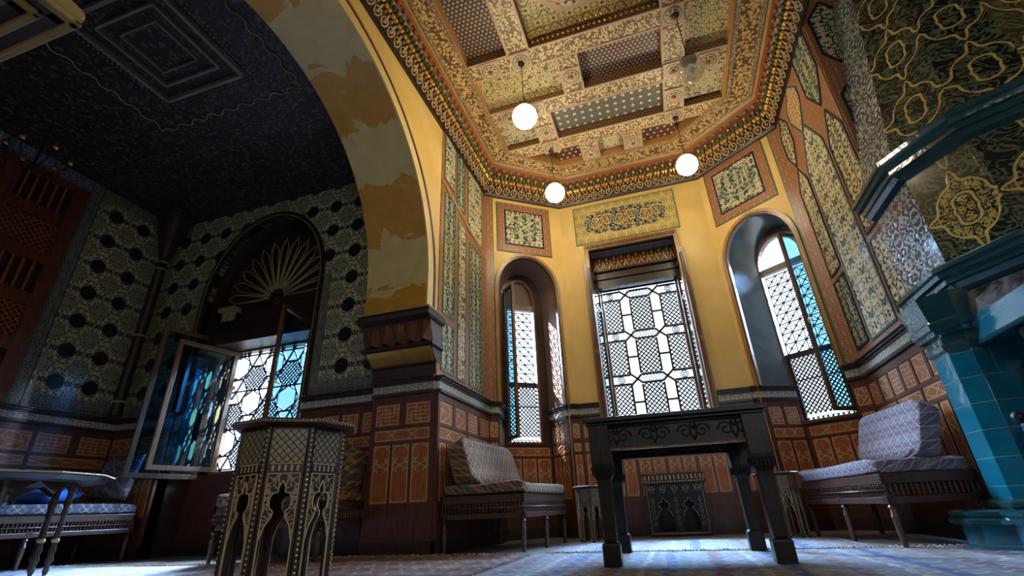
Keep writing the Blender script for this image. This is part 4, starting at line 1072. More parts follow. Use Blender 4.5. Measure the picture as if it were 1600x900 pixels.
obj('lintel_moulding', MB().tube([(1.80, 3.42, 1.075), (1.80, 2.0, 1.075)], .016, 8), M_glaze, FP)
obj('fire_recess_wall', MB().box(2.0, 2.1, 2.0, 3.5, .2, 1.2).box(1.84, 2.05, 3.34, 3.40, .2, 1.10), M_blue, FP)
# scalloped iron firescreen in front of the recess, with riveted metal box
ir = MB()
pts = []
for i in range(33):
    t_ = i/32; z = 1.10-.50*t_; y = 3.02+.20*t_+.028*math.sin(t_*PI*5.0)+.02*math.sin(t_*PI*2)
    pts.append((1.88, y, z))
ir.tube(pts, [.028+.012*math.sin(i*.8) for i in range(33)], 8)
obj('iron_scroll', ir, M_iron, FP, smooth=True)
obj('iron_plate', MB().box(1.95, 1.98, 2.2, 3.02, .5, 1.1), M_steel, FP)
mb = MB().box(1.70, 1.98, 2.5, 3.14, .21, .60)
bx = tag(obj('metal_firebox', mb, M_steel, bevel=.008), 'blue-grey riveted metal box standing in the fireplace', 'box')
rv = MB()
for i in range(6): rv.ball((1.699, 3.11, .25+i*.065), .007, 6); rv.ball((1.699, 3.11-.08*i, .575), .007, 6)
obj('rivets', rv, M_iron, bx); obj('knob', MB().ball((1.70, 3.12, .63), .03, 10), M_iron, bx, smooth=True)
# right apse return behind the hood
# ============================================================ ALCOVE (left room)
AY, AX = 4.08, -6.2
HX0, HX1, ASP, AT = -5.33, -3.55, 2.86, 1.08
hc, hr = (HX0+HX1)/2, (HX1-HX0)/2
hole = [(HX0, 0.0)]+[(HX0, ASP)]+archpts(hc, hr, ASP, 28, AT)[1:-1]+[(HX1, ASP), (HX1, 0.0)]
o_ = [(-6.25, 0)]+hole+[(-2.55, 0), (-2.55, 4.3), (-6.25, 4.3)]
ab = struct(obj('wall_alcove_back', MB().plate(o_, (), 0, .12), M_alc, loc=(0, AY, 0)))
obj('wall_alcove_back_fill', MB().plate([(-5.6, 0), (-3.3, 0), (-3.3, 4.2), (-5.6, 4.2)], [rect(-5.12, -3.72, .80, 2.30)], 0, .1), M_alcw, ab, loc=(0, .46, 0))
mb = MB().rings([[(a, .0, b) for a, b in hole], [(a, .46, b) for a, b in hole]])
obj('niche_embrasure', mb, M_woodd, ab, fixn=False)
def ring2(k0, k1, zb): return [(hc+hr*k1, zb)]+archpts(hc, hr*k1, ASP, 30, AT*k1, 0, PI)+[(hc-hr*k1, zb), (hc-hr*k0, zb)]+archpts(hc, hr*k0, ASP, 30, AT*k0, PI, 0)+[(hc+hr*k0, zb)]
obj('niche_frame', MB().plate(ring2(.96, 1.03, 1.47), (), -.03, .02), M_woodd, ab)
obj('niche_bead', MB().plate(ring2(.975, .985, 1.47), (), -.036, .0), M_goldline, ab)
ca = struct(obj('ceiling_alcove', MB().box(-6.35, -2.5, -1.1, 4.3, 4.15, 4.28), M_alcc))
cl = MB(); bd = MB(); gl = MB(); gl2 = MB()
ccx, ccy = -3.72, 1.84
for h_, w_, z_ in ((.46, .03, 4.10), (.32, .02, 4.115), (.20, .012, 4.12)):
    for s_ in (-1, 1):
        cl.box(ccx-h_, ccx+h_, ccy+s_*h_-w_/2, ccy+s_*h_+w_/2, z_, 4.15); cl.box(ccx+s_*h_-w_/2, ccx+s_*h_+w_/2, ccy-h_, ccy+h_, z_, 4.15)
for i in range(27):
    t_ = -.52+1.04*i/26
    for s_ in (-1, 1):
        bd.ball((ccx+t_, ccy+s_*.52, 4.14), .010, 6); bd.ball((ccx+s_*.52, ccy+t_, 4.14), .010, 6)
        bd.ball((ccx+t_+.02, ccy+s_*.56, 4.14), .008, 6); bd.ball((ccx+s_*.56, ccy+t_+.02, 4.14), .008, 6)
def zigl(a, b):
    a = Vector(a); b = Vector(b); n = max(4, int((b-a).length/.05)); d_ = (b-a)/n; w_ = Vector((-d_.y, d_.x)).normalized()
    p = [a+d_*i+w_*(.02 if (i//2) % 2 else -.02) for i in range(n+1)]
    gl.tube([(q.x, q.y, 4.135) for q in p], .006, 4)
zx0, zx1, zy1 = -4.60, -2.85, 2.60
zigl((zx0, zy1), (zx1, zy1)); zigl((zx0, zy1), (zx0, -.5)); zigl((zx1, zy1), (zx1, -.5))
for i in range(9):
    a = 2*PI*i/9
    for rr, s_ in ((.80, .07), (1.05, .06)):
        X, Y = ccx+rr*math.cos(a), ccy+rr*.85*math.sin(a)
        if X < zx1-.1 and i < 0: gl2.tube([(X+s_*math.cos(k), Y+s_*math.sin(k)*.8, 4.14) for k in [2*PI*j/8 for j in range(8)]], .008, 4, closed=True)
for nm, mb, mt in (('raised_frame', cl, M_greyline), ('bead_row', bd, M_greyline), ('gold_zigzag', gl, M_goldline)): obj(nm, mb, mt, ca, fixn=False)
# fan tympanum
fan = thing('fan_tympanum', 'dark carved shell tympanum with gilt ribs above the open left window', 'tympanum', (hc, AY+.27, 2.86))
obj('shell_back', MB().plate(archpts(0, .86, 0, 24, 1.0)[::-1], (), .0, .04), M_woodd, fan)
rb = MB()
N_ = 13
for i in range(N_):
    a0_, a1_ = PI*(i+.06)/N_, PI*(i+.94)/N_; am = (a0_+a1_)/2
    f_ = lambda a, r: (r*math.cos(a)*.98, -.02, r*math.sin(a)*1.08)
    rb.tube([f_(am-.02, .12), f_(a0_+.01, .45), f_(a0_+.02, .68), f_(am, .81), f_(a1_-.02, .68), f_(a1_-.01, .45), f_(am+.02, .12)], .009, 5)
obj('gilt_ribs', rb, M_goldline, fan, smooth=True)
obj('fan_boss', MB().lathe([(.002, -.03), (.05, -.028), (.075, -.012), (.08, 0)], n=16, M=Matrix.Rotation(PI/2, 4, 'X')), M_goldline, fan, smooth=True)
mb = MB().box(HX0, HX1, .12, .46, 2.28, 2.42).box(HX0, HX1, .30, .46, 2.42, 2.86).box(HX0, HX1, .26, .34, 2.80, 2.88)
obj('niche_transom', mb, M_woodd, ab)
mb = MB()
for i in range(5): mb.lathe([(.006, 0), (.016, .03), (.012, .06), (.02, .10), (.02, .12)], (HX0+.14+i*.045, .20, 2.62), 8)
mb.box(HX0+.1, HX0+.36, .14, .26, 2.74, 2.80)
obj('corner_brackets', mb, M_goldline, ab)
w4 = thing('window_4', loc=(0, AY, 0)); struct(w4)
gx0, gx1, gz0, gz1 = -5.08, -3.76, .84, 2.26
obj('window_frame', MB().plate(rect(gx0-.05, gx1+.05, gz0-.05, gz1+.05), [rect(gx0, gx1, gz0, gz1)], .42, .52), M_frame, w4)
lat = MB(); d = (.48, .50); T = .018; R_ = .175
def clipseg(p, q, w_):
    t0, t1 = 0., 1.; dx, dz = q[0]-p[0], q[1]-p[1]
    for pp, qq in ((-dx, p[0]-gx0), (dx, gx1-p[0]), (-dz, p[1]-gz0), (dz, gz1-p[1])):
        if abs(pp) < 1e-9:
            if qq < 0: return
        else:
            r_ = qq/pp
            if pp < 0: t0 = max(t0, r_)
            else: t1 = min(t1, r_)
    if t1-t0 > .02: lat.seg((p[0]+dx*t0, p[1]+dz*t0), (p[0]+dx*t1, p[1]+dz*t1), w_, *d)
for i in range(7):
    for j in range(7):
        c0 = gx0+.05+i*R_*1.5; e0 = gz0+.02+j*R_*1.732+(i % 2)*R_*.866
        hp = [(c0+R_*math.cos(PI/3*k), e0+R_*math.sin(PI/3*k)) for k in range(6)]
        for k in range(3): clipseg(hp[k], hp[k+1], T)
        kind = (i+2*j+(i//2)) % 3
        if kind == 0:
            for k in range(6): clipseg((c0, e0), hp[k], T*.8)
        elif kind == 1:
            for k in range(-4, 5):
                h_ = R_*.866*(1-.0)-abs(k)*.0
                for A_ in (PI/4, -PI/4):
                    nx, nz = -math.sin(A_), math.cos(A_); o_ = k*.036; L_ = math.sqrt(max(0, (R_*.87)**2-o_*o_))
                    clipseg((c0+nx*o_-math.cos(A_)*L_, e0+nz*o_-math.sin(A_)*L_), (c0+nx*o_+math.cos(A_)*L_, e0+nz*o_+math.sin(A_)*L_), .010)
        else:
            for k in range(6): clipseg(((hp[k][0]+hp[(k+1) % 6][0])/2, (hp[k][1]+hp[(k+1) % 6][1])/2), ((hp[(k+1) % 6][0]+hp[(k+2) % 6][0])/2, (hp[(k+1) % 6][1]+hp[(k+2) % 6][1])/2), T*.7)
obj('lattice', lat, M_lat, w4)
# leaves: front-left pair and the right leaf, opened into the room
def aleaf(x, y, z0, z1, w, ang, side, nm='casement'):
    return sash(nm, w, z1-z0, w4, (x, y-AY, z0), math.radians(ang), side, M_frame, t=.05, handle=side < 0)
LEAF = [(-5.02, 4.48, .83, 2.25, .70, -104, 1), (-5.20, 4.58, .76, 2.42, .88, -101, 1), (-3.86, 4.40, .84, 2.45, .63, 100, -1)]
for a in LEAF: aleaf(*a)
# wainscot of the alcove
wainscot((-3.55, AY), (-2.57, AY), 2, 'dark wood panelling of the alcove, right of its open window', kinds=('mixed', 'cross', 'tall'))
wainscot((-6.2, AY), (-5.33, AY), 1, 'dark wood panelling of the alcove, left of its open window', kinds=('star', 'cross', 'tall'))
wainscot((-5.33, AY+.40), (-3.55, AY+.40), 3, 'dark wood panelling under the alcove window sill', kinds=('x', 'cross', 'tall'), top=False, hgt=.80)
wainscot((-6.2, 1.0), (-6.2, AY), 4, 'dark wood panelling on the far left wall, below the lattice tiles', kinds=('mixed', 'x', 'tall'))
for (A, B, x0, x1, z0, z1, lb) in (((-6.2, 2.95), (-6.2, AY), 0, 1.13, 1.46, 4.15, 'lattice-patterned tile field on the far left wall, beside the red lattice screen'),):
    loc, rz, L_ = frame_of(A, B); t = thing('tile_field', lb, 'tile panel', loc, rz)
    obj('border', MB().box(x0, x1, -.012, 0, z0, z1), M_alcb, t)
    obj('field', MB().box(x0+.13, x1-.13, -.018, 0, z0+.14, z1-.14), M_alc, t)
    obj('edge', MB().box(x0, x0+.015, -.025, 0, z0, z1).box(x0+.13, x0+.14, -.022, 0, z0, z1), M_tealline, t)
t = thing('tile_frieze', 'blue tile frieze high on the far left wall', 'tile frieze', (-6.2, -.9, 0), PI/2)
obj('blue_band', MB().box(0, 3.9, -.02, 0, 3.98, 4.15), mat('blue_frieze_tile', arab((.03, .05, .12), (.25, .28, .33), .14, .14, 30, .06), rough=.3), t)
t = thing('tile_border', 'dark tile border round the alcove window wall', 'tile border', (0, AY, 0))
obj('border_tiles', MB().plate([(-3.52, 1.46), (-2.57, 1.46), (-2.57, 1.60), (-3.42, 1.60), (-3.42, 2.9), (-3.52, 2.9)], (), -.014, 0), M_alcb, t); obj('border_tiles', MB().box(-6.05, -5.36, -.014, 0, 1.46, 1.60), M_alcb, t)
# corner colonnette
t = thing('corner_colonnette', 'dark corner colonnette with dull gold rings in the far left corner', 'column', (-5.98, 3.87, 0))
obj('shaft', MB().lathe([(.07, 1.46), (.06, 1.6), (.06, 3.3), (.08, 3.35), (.05, 3.4), (.06, 3.5), (.16, 3.9), (.20, 4.14)], n=14), M_woodd, t, smooth='auto')
for z in (1.6, 2.4, 3.32, 3.42, 3.6, 3.75): obj('gold_ring', MB().lathe([(.066, z), (.085, z+.015), (.066, z+.03)], n=14, cap=False), M_goldline, t, smooth=True)
# wooden lattice screen on the far left wall
t = thing('lattice_screen', 'reddish wooden screen with lattice panels at the far left edge', 'screen', (-6.2, .2, 0), PI/2)
holes = []
for j in range(5):
    for i in range(4): holes.append(rect(.15+i*.65, .15+i*.65+.5, 1.62+j*.48, 1.62+j*.48+.34))
obj('screen_frame', MB().plate(rect(0, 2.74, 1.46, 3.97), holes, -.05, -.01), grained('red_screen_wood', (.13, .035, .014), .4), t)
obj('screen_back', MB().box(0, 2.74, -.012, 0, 1.46, 3.97), M_woodd, t)
for k, h_ in enumerate(holes):
    la = MB()
    if (k % 4+k//4) % 2 == 0: lat_fine(la, h_[0][0], h_[1][0], h_[0][1], h_[2][1], .045, .012, (-.035, -.02))
    else:
        for q_ in range(5): la.seg((h_[0][0]+.06+q_*.09, h_[0][1]), (h_[0][0]+.06+q_*.09, h_[2][1]), .02, -.035, -.02)
    obj('screen_lattice', la, M_inlay, t)
# ============================================================ FURNITURE
def leg_turned(w, h, top=.10, M=None):
    b = MB().box(-w/2, w/2, -w/2, w/2, h-top, h)
    b.lathe([(w*.30, h-top), (w*.5, h-top-.02), (w*.32, h-top-.035), (w*.42, h-top-.06), (w*.50, h-top-.075), (w*.40, h-top-.085), (w*.44, h-top-.10), (w*.30, .02), (w*.30, 0)], n=10)
    return b
def bench(name, label, loc, rot, depth, length, seat_mt, back_mt, group, back=True, midleg=True, bl=.98, bc=.5, bt=.19, bh=.38):
    """local X = from wall (0) to front (depth), local Y = 0..length"""
    t = thing(name, label, 'bench', loc, rot, group)
    zt, zb = .425, .25
    w = .05
    fr_ = MB()
    for y in (0, length):
        s_ = 1 if y == 0 else -1
        a, b = sorted((y, y+s_*.028))
        fr_.box(0, depth, a, b, .365, zt); fr_.box(0, depth, a, b, zb, .29)
    for x in (0, depth):
        s_ = 1 if x == 0 else -1
        a, b = sorted((x, x+s_*.028))
        fr_.box(a, b, 0, length, .365, zt); fr_.box(a, b, 0, length, zb, .29)
    fr_.box(.03, depth-.03, .03, length-.03, .34, .36)
    obj('frame', fr_, M_bench, t, bevel=.004)
    sp = MB(); n = int(length/.030)
    for i in range(n):
        y = (i+.5)*length/n
        sp.lathe([(.005, .29), (.011, .305), (.006, .318), (.011, .332), (.005, .345), (.010, .358), (.006, .365)], (depth-.014, y, 0), 6)
    n = int(depth/.030)
    for i in range(n):
        x = (i+.5)*depth/n
        for y in (.014, length-.014): sp.lathe([(.005, .29), (.011, .305), (.006, .318), (.011, .332), (.005, .345), (.010, .358), (.006, .365)], (x, y, 0), 6)
    sp.tube([(depth-.002, 0, .328), (depth-.002, length, .328)], .006, 6); sp.tube([(0, -.0, .328), (depth, -.0, .328)], .006, 6)
    o = obj('spindle_gallery', sp, M_bench, t, fixn=False, smooth=True)
    L_ = leg_turned(.052, .30, .05)
    pos = [(depth-.026, .026), (depth-.026, length-.026), (.03, .026), (.03, length-.026)]+([(depth-.026, length*.5)] if midleg else [])
    for x, y in pos: obj('leg', L_, M_bench, t, loc=(x, y, 0), smooth='auto')
    def cushion(sx, sy, sz, mt_, nm, loc_, rot_=(0, 0, 0), sag=.012):
        vs = []; fs = []; N = 10; K = 14
        b = MB()
        # superellipse pillow
        for i in range(N+1):
            v = -1+2*i/N; zz = math.copysign(abs(v)**1.0, v)
            ring = []
            k_ = (1-abs(v)**5)**.35*.06+.94 if abs(v) < 1 else .90
            for k in range(4*K):
                q = 2*PI*k/(4*K); c_, s_ = math.cos(q), math.sin(q); e_ = .16
                X = math.copysign(abs(c_)**e_, c_); Y = math.copysign(abs(s_)**e_, s_)
                ring.append((X*sx/2*k_+0, Y*sy/2*k_, zz*sz/2+sag*math.sin(Y*7+X*3)*(1 if v > 0 else .3)+.006*math.sin(Y*23)))
            b.v += ring
        M4 = 4*K
        for i in range(N):
            for k in range(M4): a = i*M4+k; c = i*M4+(k+1) % M4; b.f.append((a, c, c+M4, a+M4))
        # cap with inner rings
        for lvl, flip in ((0, True), (N, False)):
            base = lvl*M4; prev = [base+k for k in range(M4)]
            for f_ in (.75, .4, .02):
                st_ = len(b.v)
                for k in range(M4):
                    x, y, z = b.v[base+k]; b.v.append((x*f_, y*f_, z+(1-f_)*sz*.12*(-1 if flip else 1)))
                cur = [st_+k for k in range(M4)]
                for k in range(M4):
                    q = (prev[k], prev[(k+1) % M4], cur[(k+1) % M4], cur[k]); b.f.append(q if not flip else q[::-1])
                prev = cur
            b.f.append(tuple(prev if not flip else prev[::-1]))
        o = obj(nm, b, mt_, t, loc=loc_, rot=rot_, smooth=True)
        return o
    cushion(depth+.02, length+.02, .085, seat_mt, 'seat_cushion', (depth/2+.01, length/2, zt+.045))
    if back: cushion(bt, length*bl, bh, back_mt, 'back_cushion', (.16, length*bc, .69), (0, math.radians(-18), 0), .006)
    return t
b1 = bench('kilim_bench', 'spindled wooden bench with green and red kilim cushions, against the left apse wall', (-1.895, 3.93, 0), math.radians(-3), .74, 1.24, M_kil1, M_kil1, 'spindled benches')
b2 = bench('kilim_bench', 'spindled wooden bench with pink and grey kilim cushions, beside the blue fireplace', (1.60, 5.24, 0), math.radians(180+7.5), .55, 1.38, M_kil2, M_kil2, 'spindled benches', bl=.62, bc=.70, bt=.13, bh=.34)
b3 = bench('kilim_bench', 'low bench with multicoloured cushion along the far left wall, behind the round table', (-6.15, 2.20, 0), 0, .76, 1.80, M_kil4, M_kil4, 'spindled benches', back=False)
b4 = bench('kilim_bench', 'dark bench with ochre kilim cushions behind the octagonal table', (-3.72, 4.02, 0), math.radians(-90), .62, 1.08, M_kil3, M_kil3, 'spindled benches')
def pillow(name, label, cat, mt_, loc, rot, sx, sy, sz):
    vs = MB(); N = 12
    top = []; 
    for sgn in (1, -1):
        g = []
        for i in range(N+1):
            for j in range(N+1):
                u, v = -1+2*i/N, -1+2*j/N
                h_ = (max(0, (1-u**4))*max(0, (1-v**4)))**.6
                pin = 1-.10*(1-abs(u*v))*0-.08*(u*u*v*v)*-1
                g.append((u*sx/2*(1-.06*(1-u*u)*0-.07*(1-abs(v)**2)*abs(u)), v*sy/2*(1-.07*(1-abs(u)**2)*abs(v)), sgn*h_*sz/2))
        n0 = len(vs.v); vs.v += g
        for i in range(N):
            for j in range(N):
                a = n0+i*(N+1)+j; q = (a, a+N+1, a+N+2, a+1); vs.f.append(q if sgn > 0 else q[::-1])
    o = obj(name, vs, mt_, loc=loc, rot=rot, smooth=True)
    b = bmesh.new(); b.from_mesh(o.data); bmesh.ops.remove_doubles(b, verts=b.verts, dist=.0008); b.to_mesh(o.data); b.free()
    return tag(o, label, cat)
pillow('cushion', 'upright multicoloured cushion at the far end of the bench along the far left wall', 'cushion', M_kil4, (-5.55, 3.80, .775), (math.radians(78), 0, math.radians(8)), .46, .46, .14)
pillow('cushion', 'bright blue cushion lying on the corner bench', 'cushion', M_bluecloth, (-5.68, 3.32, .595), (math.radians(4), 0, .3), .36, .42, .13)
# ---- carved desk
t = thing('carved_table', 'tall black carved wooden table in the middle of the apse', 'table', (.02, 3.40, .009), math.radians(1.5))
DW, DD = .95, .92
top = MB().box(-DW/2-.035, DW/2+.035, -DD/2-.035, DD/2+.035, .745, .772).box(-DW/2-.015, DW/2+.015, -DD/2-.015, DD/2+.015, .728, .746)
obj('tabletop', top, M_black, t, bevel=.006)
def scroll(cx, cz, r, s_, y, turns=1.4, n=22, w=.007):
    return [(cx+s_*r*(1-i/n*.85)*math.cos(i/n*turns*2*PI), y, cz+r*(1-i/n*.85)*math.sin(i/n*turns*2*PI)) for i in range(n+1)]
def apron(nm, y, face, W_, rot=0, loc=(0, 0, 0), low=.585):
    o = obj(nm, MB().box(-W_/2, W_/2, -.014, .014, low, .73), M_black, t, loc=loc, rot=(0, 0, rot), bevel=.003)
    c = MB(); yy = -.017*face; zc = (low+.73)/2+.005
    k = max(3, int(W_/.19))
    for i in range(k):
        X = -W_/2+W_*(i+.5)/k
        for s_ in (-1, 1):
            c.tube(scroll(X+s_*.045, zc, .042, s_, yy), .0055, 6); c.tube([(X, yy, zc-.05), (X+s_*.02, yy, zc), (X+s_*.01, yy, zc+.045)], .005, 6)
        c.ball((X, yy, zc+.02), .011, 8)
    c.tube([(-W_/2, yy, .715), (W_/2, yy, .715)], .006, 6)
    obj('scroll_carving', c, M_black, o, smooth=True)
    obj('gilt_line', MB().tube([(-W_/2, -.016*face, low+.006), (W_/2, -.016*face, low+.006)], .0065, 6), M_goldframe, o)
    e = MB(); 
    k = int(W_/.05)
    return o
apron('apron', 0, 1, DW-.08, 0, (0, -DD/2+.03, 0)); o = apron('apron', 0, 1, DW-.08, 0, (0, DD/2-.03, 0), low=.60)
apron('apron', 0, 1, DD-.08, PI/2, (DW/2-.03, 0, 0), low=.60); apron('apron', 0, 1, DD-.08, -PI/2, (-DW/2+.03, 0, 0), low=.60)
for sx in (-1, 1):
    for sy in (-1, 1):
        L_ = MB(); x, y = 0, 0
        sec = [(.048, 0, 0), (.048, 0, .10), (.044, 0, .112), (.030, 0, .118), (.034, 0, .125), (.038, 0, .40), (.040, 0, .43), (.052, 0, .455), (.058, .0, .52), (.060, 0, .73)]
        loops = []
        for w_, _, z in sec: loops.append([(-w_, -w_, z), (w_, -w_, z), (w_, w_, z), (-w_, w_, z)])
        L_.rings(loops, closed=True, ends=True)
        lg = obj('leg', L_, M_black, t, loc=(sx*(DW/2-.05), sy*(DD/2-.05), 0), bevel=.004)
        c = MB()
        for k in range(5):
            for fx, fy in ((0, -1), (0, 1), (1, 0), (-1, 0)):
                off = -.04+k*.02
                c.tube([((off if fx == 0 else fx*.053), (off if fy == 0 else fy*.053), .455), ((off if fx == 0 else fx*.060), (off if fy == 0 else fy*.060), .50)], .006, 5)
        obj('fluted_shoulder', c, M_black, lg)
# bracket corners under the front apron
# ---- octagonal inlaid table
def archhole(w, h0, hs, n=6):
    """trefoil topped opening centred on 0: half width w, shoulder height hs"""
    pts = [(-w, h0), (w, h0), (w, hs-.04), (w*.80, hs), (w*.42, hs+.03), (w*.40, hs+.045)]
    for k in range(7):
        a = -.9+ (PI/2+.6)*k/6; pts.append((w*.42+w*.30*math.cos(a), hs+.075+.028*math.sin(a)))
    pts += [(w*.22, hs+.105), (w*.24, hs+.118), (.0, hs+.142)]
    pts += [(-a, b) for a, b in pts[2:-1]][::-1]
    return pts
def octtable(label, loc, rotz, R=.186, H=.615, RT=.232):
    t = thing('inlaid_octagonal_table', label, 'table', loc, rotz, 'inlaid octagonal tables')
    def octr(r, z): return [(r*math.cos(PI/8+k*PI/4), r*math.sin(PI/8+k*PI/4), z) for k in range(8)]
    obj('table_top', MB().rings([octr(RT-.02, H), octr(RT, H+.008), octr(RT, H+.018), octr(RT-.008, H+.024)], closed=True, ends=True), M_woodd, t)
    ap = R*math.cos(PI/8); sw = 2*R*math.sin(PI/8)
    e = MB()
    pts = octr(RT+.001, H+.014)
    for i in range(8):
        a, b = Vector(pts[i]), Vector(pts[(i+1) % 8])
        for k in range(12): e.ball(a.lerp(b, (k+.5)/12), .0035, 5)
    obj('rim_studs', e, M_bone, t)
    for k in range(8):
        a = k*PI/4; cx, cy = ap*math.cos(a), ap*math.sin(a)
        rz = a+PI/2     # local X along the side, -Y outward
        hw_ = sw/2-.010
        hole = archhole(hw_-.013, .03, .262)
        s_ = MB().plate([(-hw_, 0), (-hw_+.012, 0), (-hw_+.012, .03), (hw_-.012, .03), (hw_-.012, 0), (hw_, 0), (hw_, H), (-hw_, H)], [[(p[0], p[1]+.012) for p in hole]], 0, .012)
        o = obj('side_panel', s_, M_woodd, t, loc=(cx, cy, 0), rot=(0, 0, rz))
        obj('diamond_mosaic_field', MB().box(-hw_+.006, hw_-.006, -.003, 0, H-.125, H-.012), M_octp, o)
        obj('ring_mosaic_strip', MB().box(-hw_+.006, hw_-.006, -.003, 0, H-.152, H-.132), M_octs, o)
        up = [(-hw_+.010, .345), ]
        # scroll spandrels above the arch
        q = hw_-.010
        arch_ = [(p[0], p[1]+.012) for p in hole[2:]]
        field = [(q, .34)]+[(q, H-.163), (-q, H-.163), (-q, .34)]
        inner = arch_[::-1]
        poly = [(-q, .252), (-q, H-.163), (q, H-.163), (q, .252)]+[(min(max(x*1.04, -q+.001), q-.001), z+.004) for x, z in arch_]
        obj('scroll_spandrel', MB().plate(poly, (), -.003, 0), M_octa, o)
        ln = MB()
        for a_, b_ in zip(arch_, arch_[1:]): ln.seg(a_, b_, .0035, -.006, 0)
        for sx in (-1, 1): ln.seg((sx*(hw_-.011), .02), (sx*(hw_-.011), .25), .0035, -.006, 0)
        for a_, b_ in (((-q, .25), (-q, H-.16)), ((q, .25), (q, H-.16)), ((-q, H-.16), (q, H-.16)), ((-q, H-.128), (q, H-.128))): ln.seg(a_, b_, .003, -.006, 0)
        obj('bone_lines', ln, M_bone, o)
        # corner post with studs
        a2 = a+PI/8; px, py = (R-.004)*math.cos(a2), (R-.004)*math.sin(a2)
        post = obj('corner_post', MB().lathe([(.011, 0), (.011, H)], n=8), M_woodd, t, loc=(px, py, 0), rot=(0, 0, a2))
        st_ = MB(); z = .02
        while z < H-.01: st_.ball((.010, 0, z), .0042, 5); z += .0165
        obj('post_studs', st_, M_bone, post)
    obj('inner_lining', MB().rings([octr(R-.03, .44), octr(R-.03, H)], closed=True), M_black, t)
    return t
T1 = octtable('large octagonal inlaid table with arched openings in the left foreground', (-1.385, 1.575, .010), math.radians(-10), H=.598)
dup(T1, (-.83, 5.20, 0), math.radians(22), 'small octagonal inlaid table beyond the left bench, under the large window', 'inlaid octagonal tables', (.82, .82, .80))
dup(T1, (.86, 5.12, 0), math.radians(10), 'small octagonal inlaid table behind the carved table, beside the right bench', 'inlaid octagonal tables', (.82, .82, .84))
# ---- inlaid stand under the window
t = thing('inlaid_stand', 'dark inlaid stand with two arches against the wall under the large window', 'stand', (-.035, 5.66, 0))
SW, SH = .29, .50
hA = [(p[0]*1.0-.125, p[1]) for p in archhole(.075, .05, .22)]; hB = [(p[0]+.125, p[1]) for p in archhole(.075, .05, .22)]
obj('front_panel', MB().plate(rect(-SW, SW, .0, SH), [hA, hB], -.02, 0), M_black, t)
obj('carcass', MB().box(-SW, -SW+.02, 0, .16, 0, SH).box(SW-.02, SW, 0, .16, 0, SH).box(-SW, SW, .14, .16, 0, SH), M_black, t)
obj('top', MB().box(-SW-.04, SW+.04, -.05, .17, SH, SH+.03).box(-SW-.01, SW+.01, -.03, .17, SH+.03, SH+.085).box(-SW-.03, SW+.03, -.04, .17, SH+.085, SH+.10), M_woodd, t, bevel=.004)
c = MB()
for i in range(5):
    X = -.23+i*.115
    c.tube([(X-.035, -.024, SH-.03), (X-.02, -.024, SH-.07), (X, -.024, SH-.095), (X+.02, -.024, SH-.07), (X+.035, -.024, SH-.03)], .004, 5)
    c.tube([(X+.018*math.cos(2*PI*k/8), -.024, SH-.045+.018*math.sin(2*PI*k/8)) for k in range(8)], .004, 5, closed=True)
for X in (-.235, 0, .235):
    for k in range(5):
        z = .34-k*.055
        c.tube([(X, -.024, z+.022), (X+.016, -.024, z), (X, -.024, z-.022), (X-.016, -.024, z)], .0035, 5, closed=True)
for h_ in (hA, hB):
    c.tube([(a, -.024, b) for a, b in h_[2:]], .004, 5)
for sx in (-1, 1): c.seg((sx*(SW-.012), .02), (sx*(SW-.012), SH-.01), .006, -.026, -.02)
c.seg((-SW+.01, .03), (SW-.01, .03), .010, -.026, -.02)
obj('bone_scrollwork', c, mat('grey_bone_inlay', col=(.30, .29, .25), rough=.4), t)
c = MB()
for i in range(22): c.ball((-.30+i*.0286, -.052, SH+.015), .008, 6); 
for i in range(14): c.tube([(-.28+i*.043, -.034, SH+.035), (-.28+i*.043, -.034, SH+.08)], .008, 6)
obj('bone_beading', c, M_bone, t)
# ---- round table at the left edge
t = thing('tray_table', 'large dark round table on a cluster of turned legs at the left edge', 'table', (-4.86, 2.46, .008))
R = .70
obj('tabletop', MB().lathe([(R-.14, .62), (R-.05, .628), (R, .655), (R+.004, .668), (R-.01, .672), (R-.03, .664), (.002, .66)], n=12), M_black, t, bevel=.004)
obj('rim_line', MB().tube([((R+.004)*math.cos(2*PI*k/12), (R+.004)*math.sin(2*PI*k/12), .668) for k in range(12)], .006, 6, closed=True), M_goldline, t)
prof = [(.012, 0), (.020, .03), (.014, .06), (.026, .10), (.016, .13), (.024, .16), (.016, .19), (.020, .22), (.013, .38), (.022, .41), (.015, .44), (.026, .48), (.018, .52), (.022, .62)]
for k in range(6):
    a = 2*PI*k/6+.62
    for dx in ((-.05, .05) if k in (0, 5) else (0,)):
        lg = obj('leg', MB().lathe(prof, n=10), M_woodd, t, loc=(.45*math.cos(a)+dx, .45*math.sin(a)+dx*.3, 0), smooth='auto')
        obj('gold_ring', MB().lathe([(.018, .21), (.026, .225), (.018, .24)], n=10, cap=False), M_goldline, lg, smooth=True)
sk = MB()
for k in range(12):
    a0_, a1_ = 2*PI*k/12, 2*PI*(k+1)/12
    p = [(.5*math.cos(a0_), .5*math.sin(a0_), .62), (.5*math.cos(a1_), .5*math.sin(a1_), .62), (.5*math.cos((a0_+a1_)/2), .5*math.sin((a0_+a1_)/2), .54)]
    sk.add([*p, *[(x*.96, y*.96, z) for x, y, z in p]], [(0, 1, 2), (5, 4, 3), (0, 3, 4, 1), (1, 4, 5, 2), (2, 5, 3, 0)])
obj('scalloped_apron', sk, M_woodd, t)
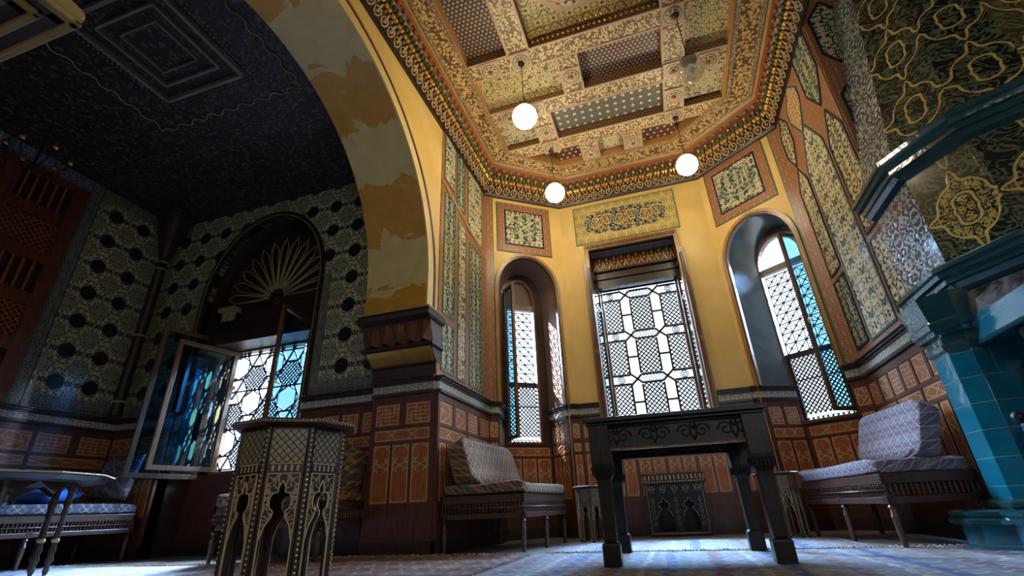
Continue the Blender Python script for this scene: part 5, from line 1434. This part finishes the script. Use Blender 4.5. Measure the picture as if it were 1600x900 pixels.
# ---- chandelier in the alcove
t = thing('chandelier', 'dim brass chandelier high in the dark alcove at the far left', 'chandelier', (-5.60, 2.15, 3.75))
obj('stem', MB().tube([(0, 0, .40), (0, 0, -.15)], .012, 8), M_iron, t)
ar = MB()
for k in range(6):
    a = 2*PI*k/6; c_, s_ = math.cos(a), math.sin(a)
    ar.tube([(0, 0, -.1), (.10*c_, .10*s_, -.16), (.22*c_, .22*s_, -.08), (.24*c_, .24*s_, 0)], .008, 6)
    obj('brass_cup', MB().lathe([(.006, -.01), (.026, .0), (.03, .03), (.014, .06), (.004, .09)], (.24*c_, .24*s_, 0), 10), M_brass, t, smooth=True)
obj('arms', ar, M_iron, t, smooth=True)
# ============================================================ RUGS
def rugmesh(name, label, x0, x1, y0, y1, mt, rot=0, th=.008, fringe=(), wav=.006):
    t = thing(name, label, 'rug', ((x0+x1)/2, (y0+y1)/2, 0), rot)
    w, h = (x1-x0)/2, (y1-y0)/2; N = 40; K = 30
    b = MB()
    for i in range(N+1):
        for j in range(K+1):
            x, y = -w+2*w*i/N, -h+2*h*j/K
            b.v.append((x, y, th+wav*(.5+.5*math.sin(x*5+y*3))*max(0, math.sin(x*2.2+1)*math.sin(y*3.1))))
    for i in range(N):
        for j in range(K): a = i*(K+1)+j; b.f.append((a, a+K+1, a+K+2, a+1))
    n = len(b.v); 
    edge = [i*(K+1) for i in range(N+1)]+[N*(K+1)+j for j in range(1, K+1)]+[i*(K+1)+K for i in range(N-1, -1, -1)]+[j for j in range(K-1, 0, -1)]
    for e_ in edge: x, y, z = b.v[e_]; b.v.append((x, y, 0.0005))
    for k in range(len(edge)): k2 = (k+1) % len(edge); b.f.append((edge[k], n+k, n+k2, edge[k2]))
    obj('pile', b, mt, t, fixn=True)
    if fringe:
        f_ = MB(); rnd = random.Random(3)
        for side in fringe:
            m_ = int(2*w/.022)
            for k in range(m_):
                x = -w+2*w*(k+.5)/m_+rnd.uniform(-.004, .004); y = h*side; l_ = rnd.uniform(.04, .075); dx = rnd.uniform(-.02, .02)
                f_.tube([(x, y, th), (x+dx*.4, y+side*l_*.4, .014+rnd.random()*.008), (x+dx, y+side*l_, .006)], .0045, 4)
        o = obj('fringe', f_, M_fringe, t); o['kind'] = 'stuff'
    return t
rugmesh('rug', 'striped blue and grey kilim under the carved table', -1.05, 2.0, .9, 3.82, M_rug1, fringe=(1,))
rugmesh('rug', 'blue grey kilim at the foot of the apse, beyond the carved table', -1.00, 1.15, 3.95, 4.90, M_rug2, th=.006)
rugmesh('rug', 'worn red and brown patterned rug before the left bench', -3.1, -1.1, 1.2, 3.78, M_rug3, fringe=(1,))
rugmesh('rug', 'pale blue rug in the dark alcove, beside the round table', -5.34, -3.15, 1.4, 3.30, M_rug4, th=.007, fringe=(1,))
bpy.context.view_layer.update()
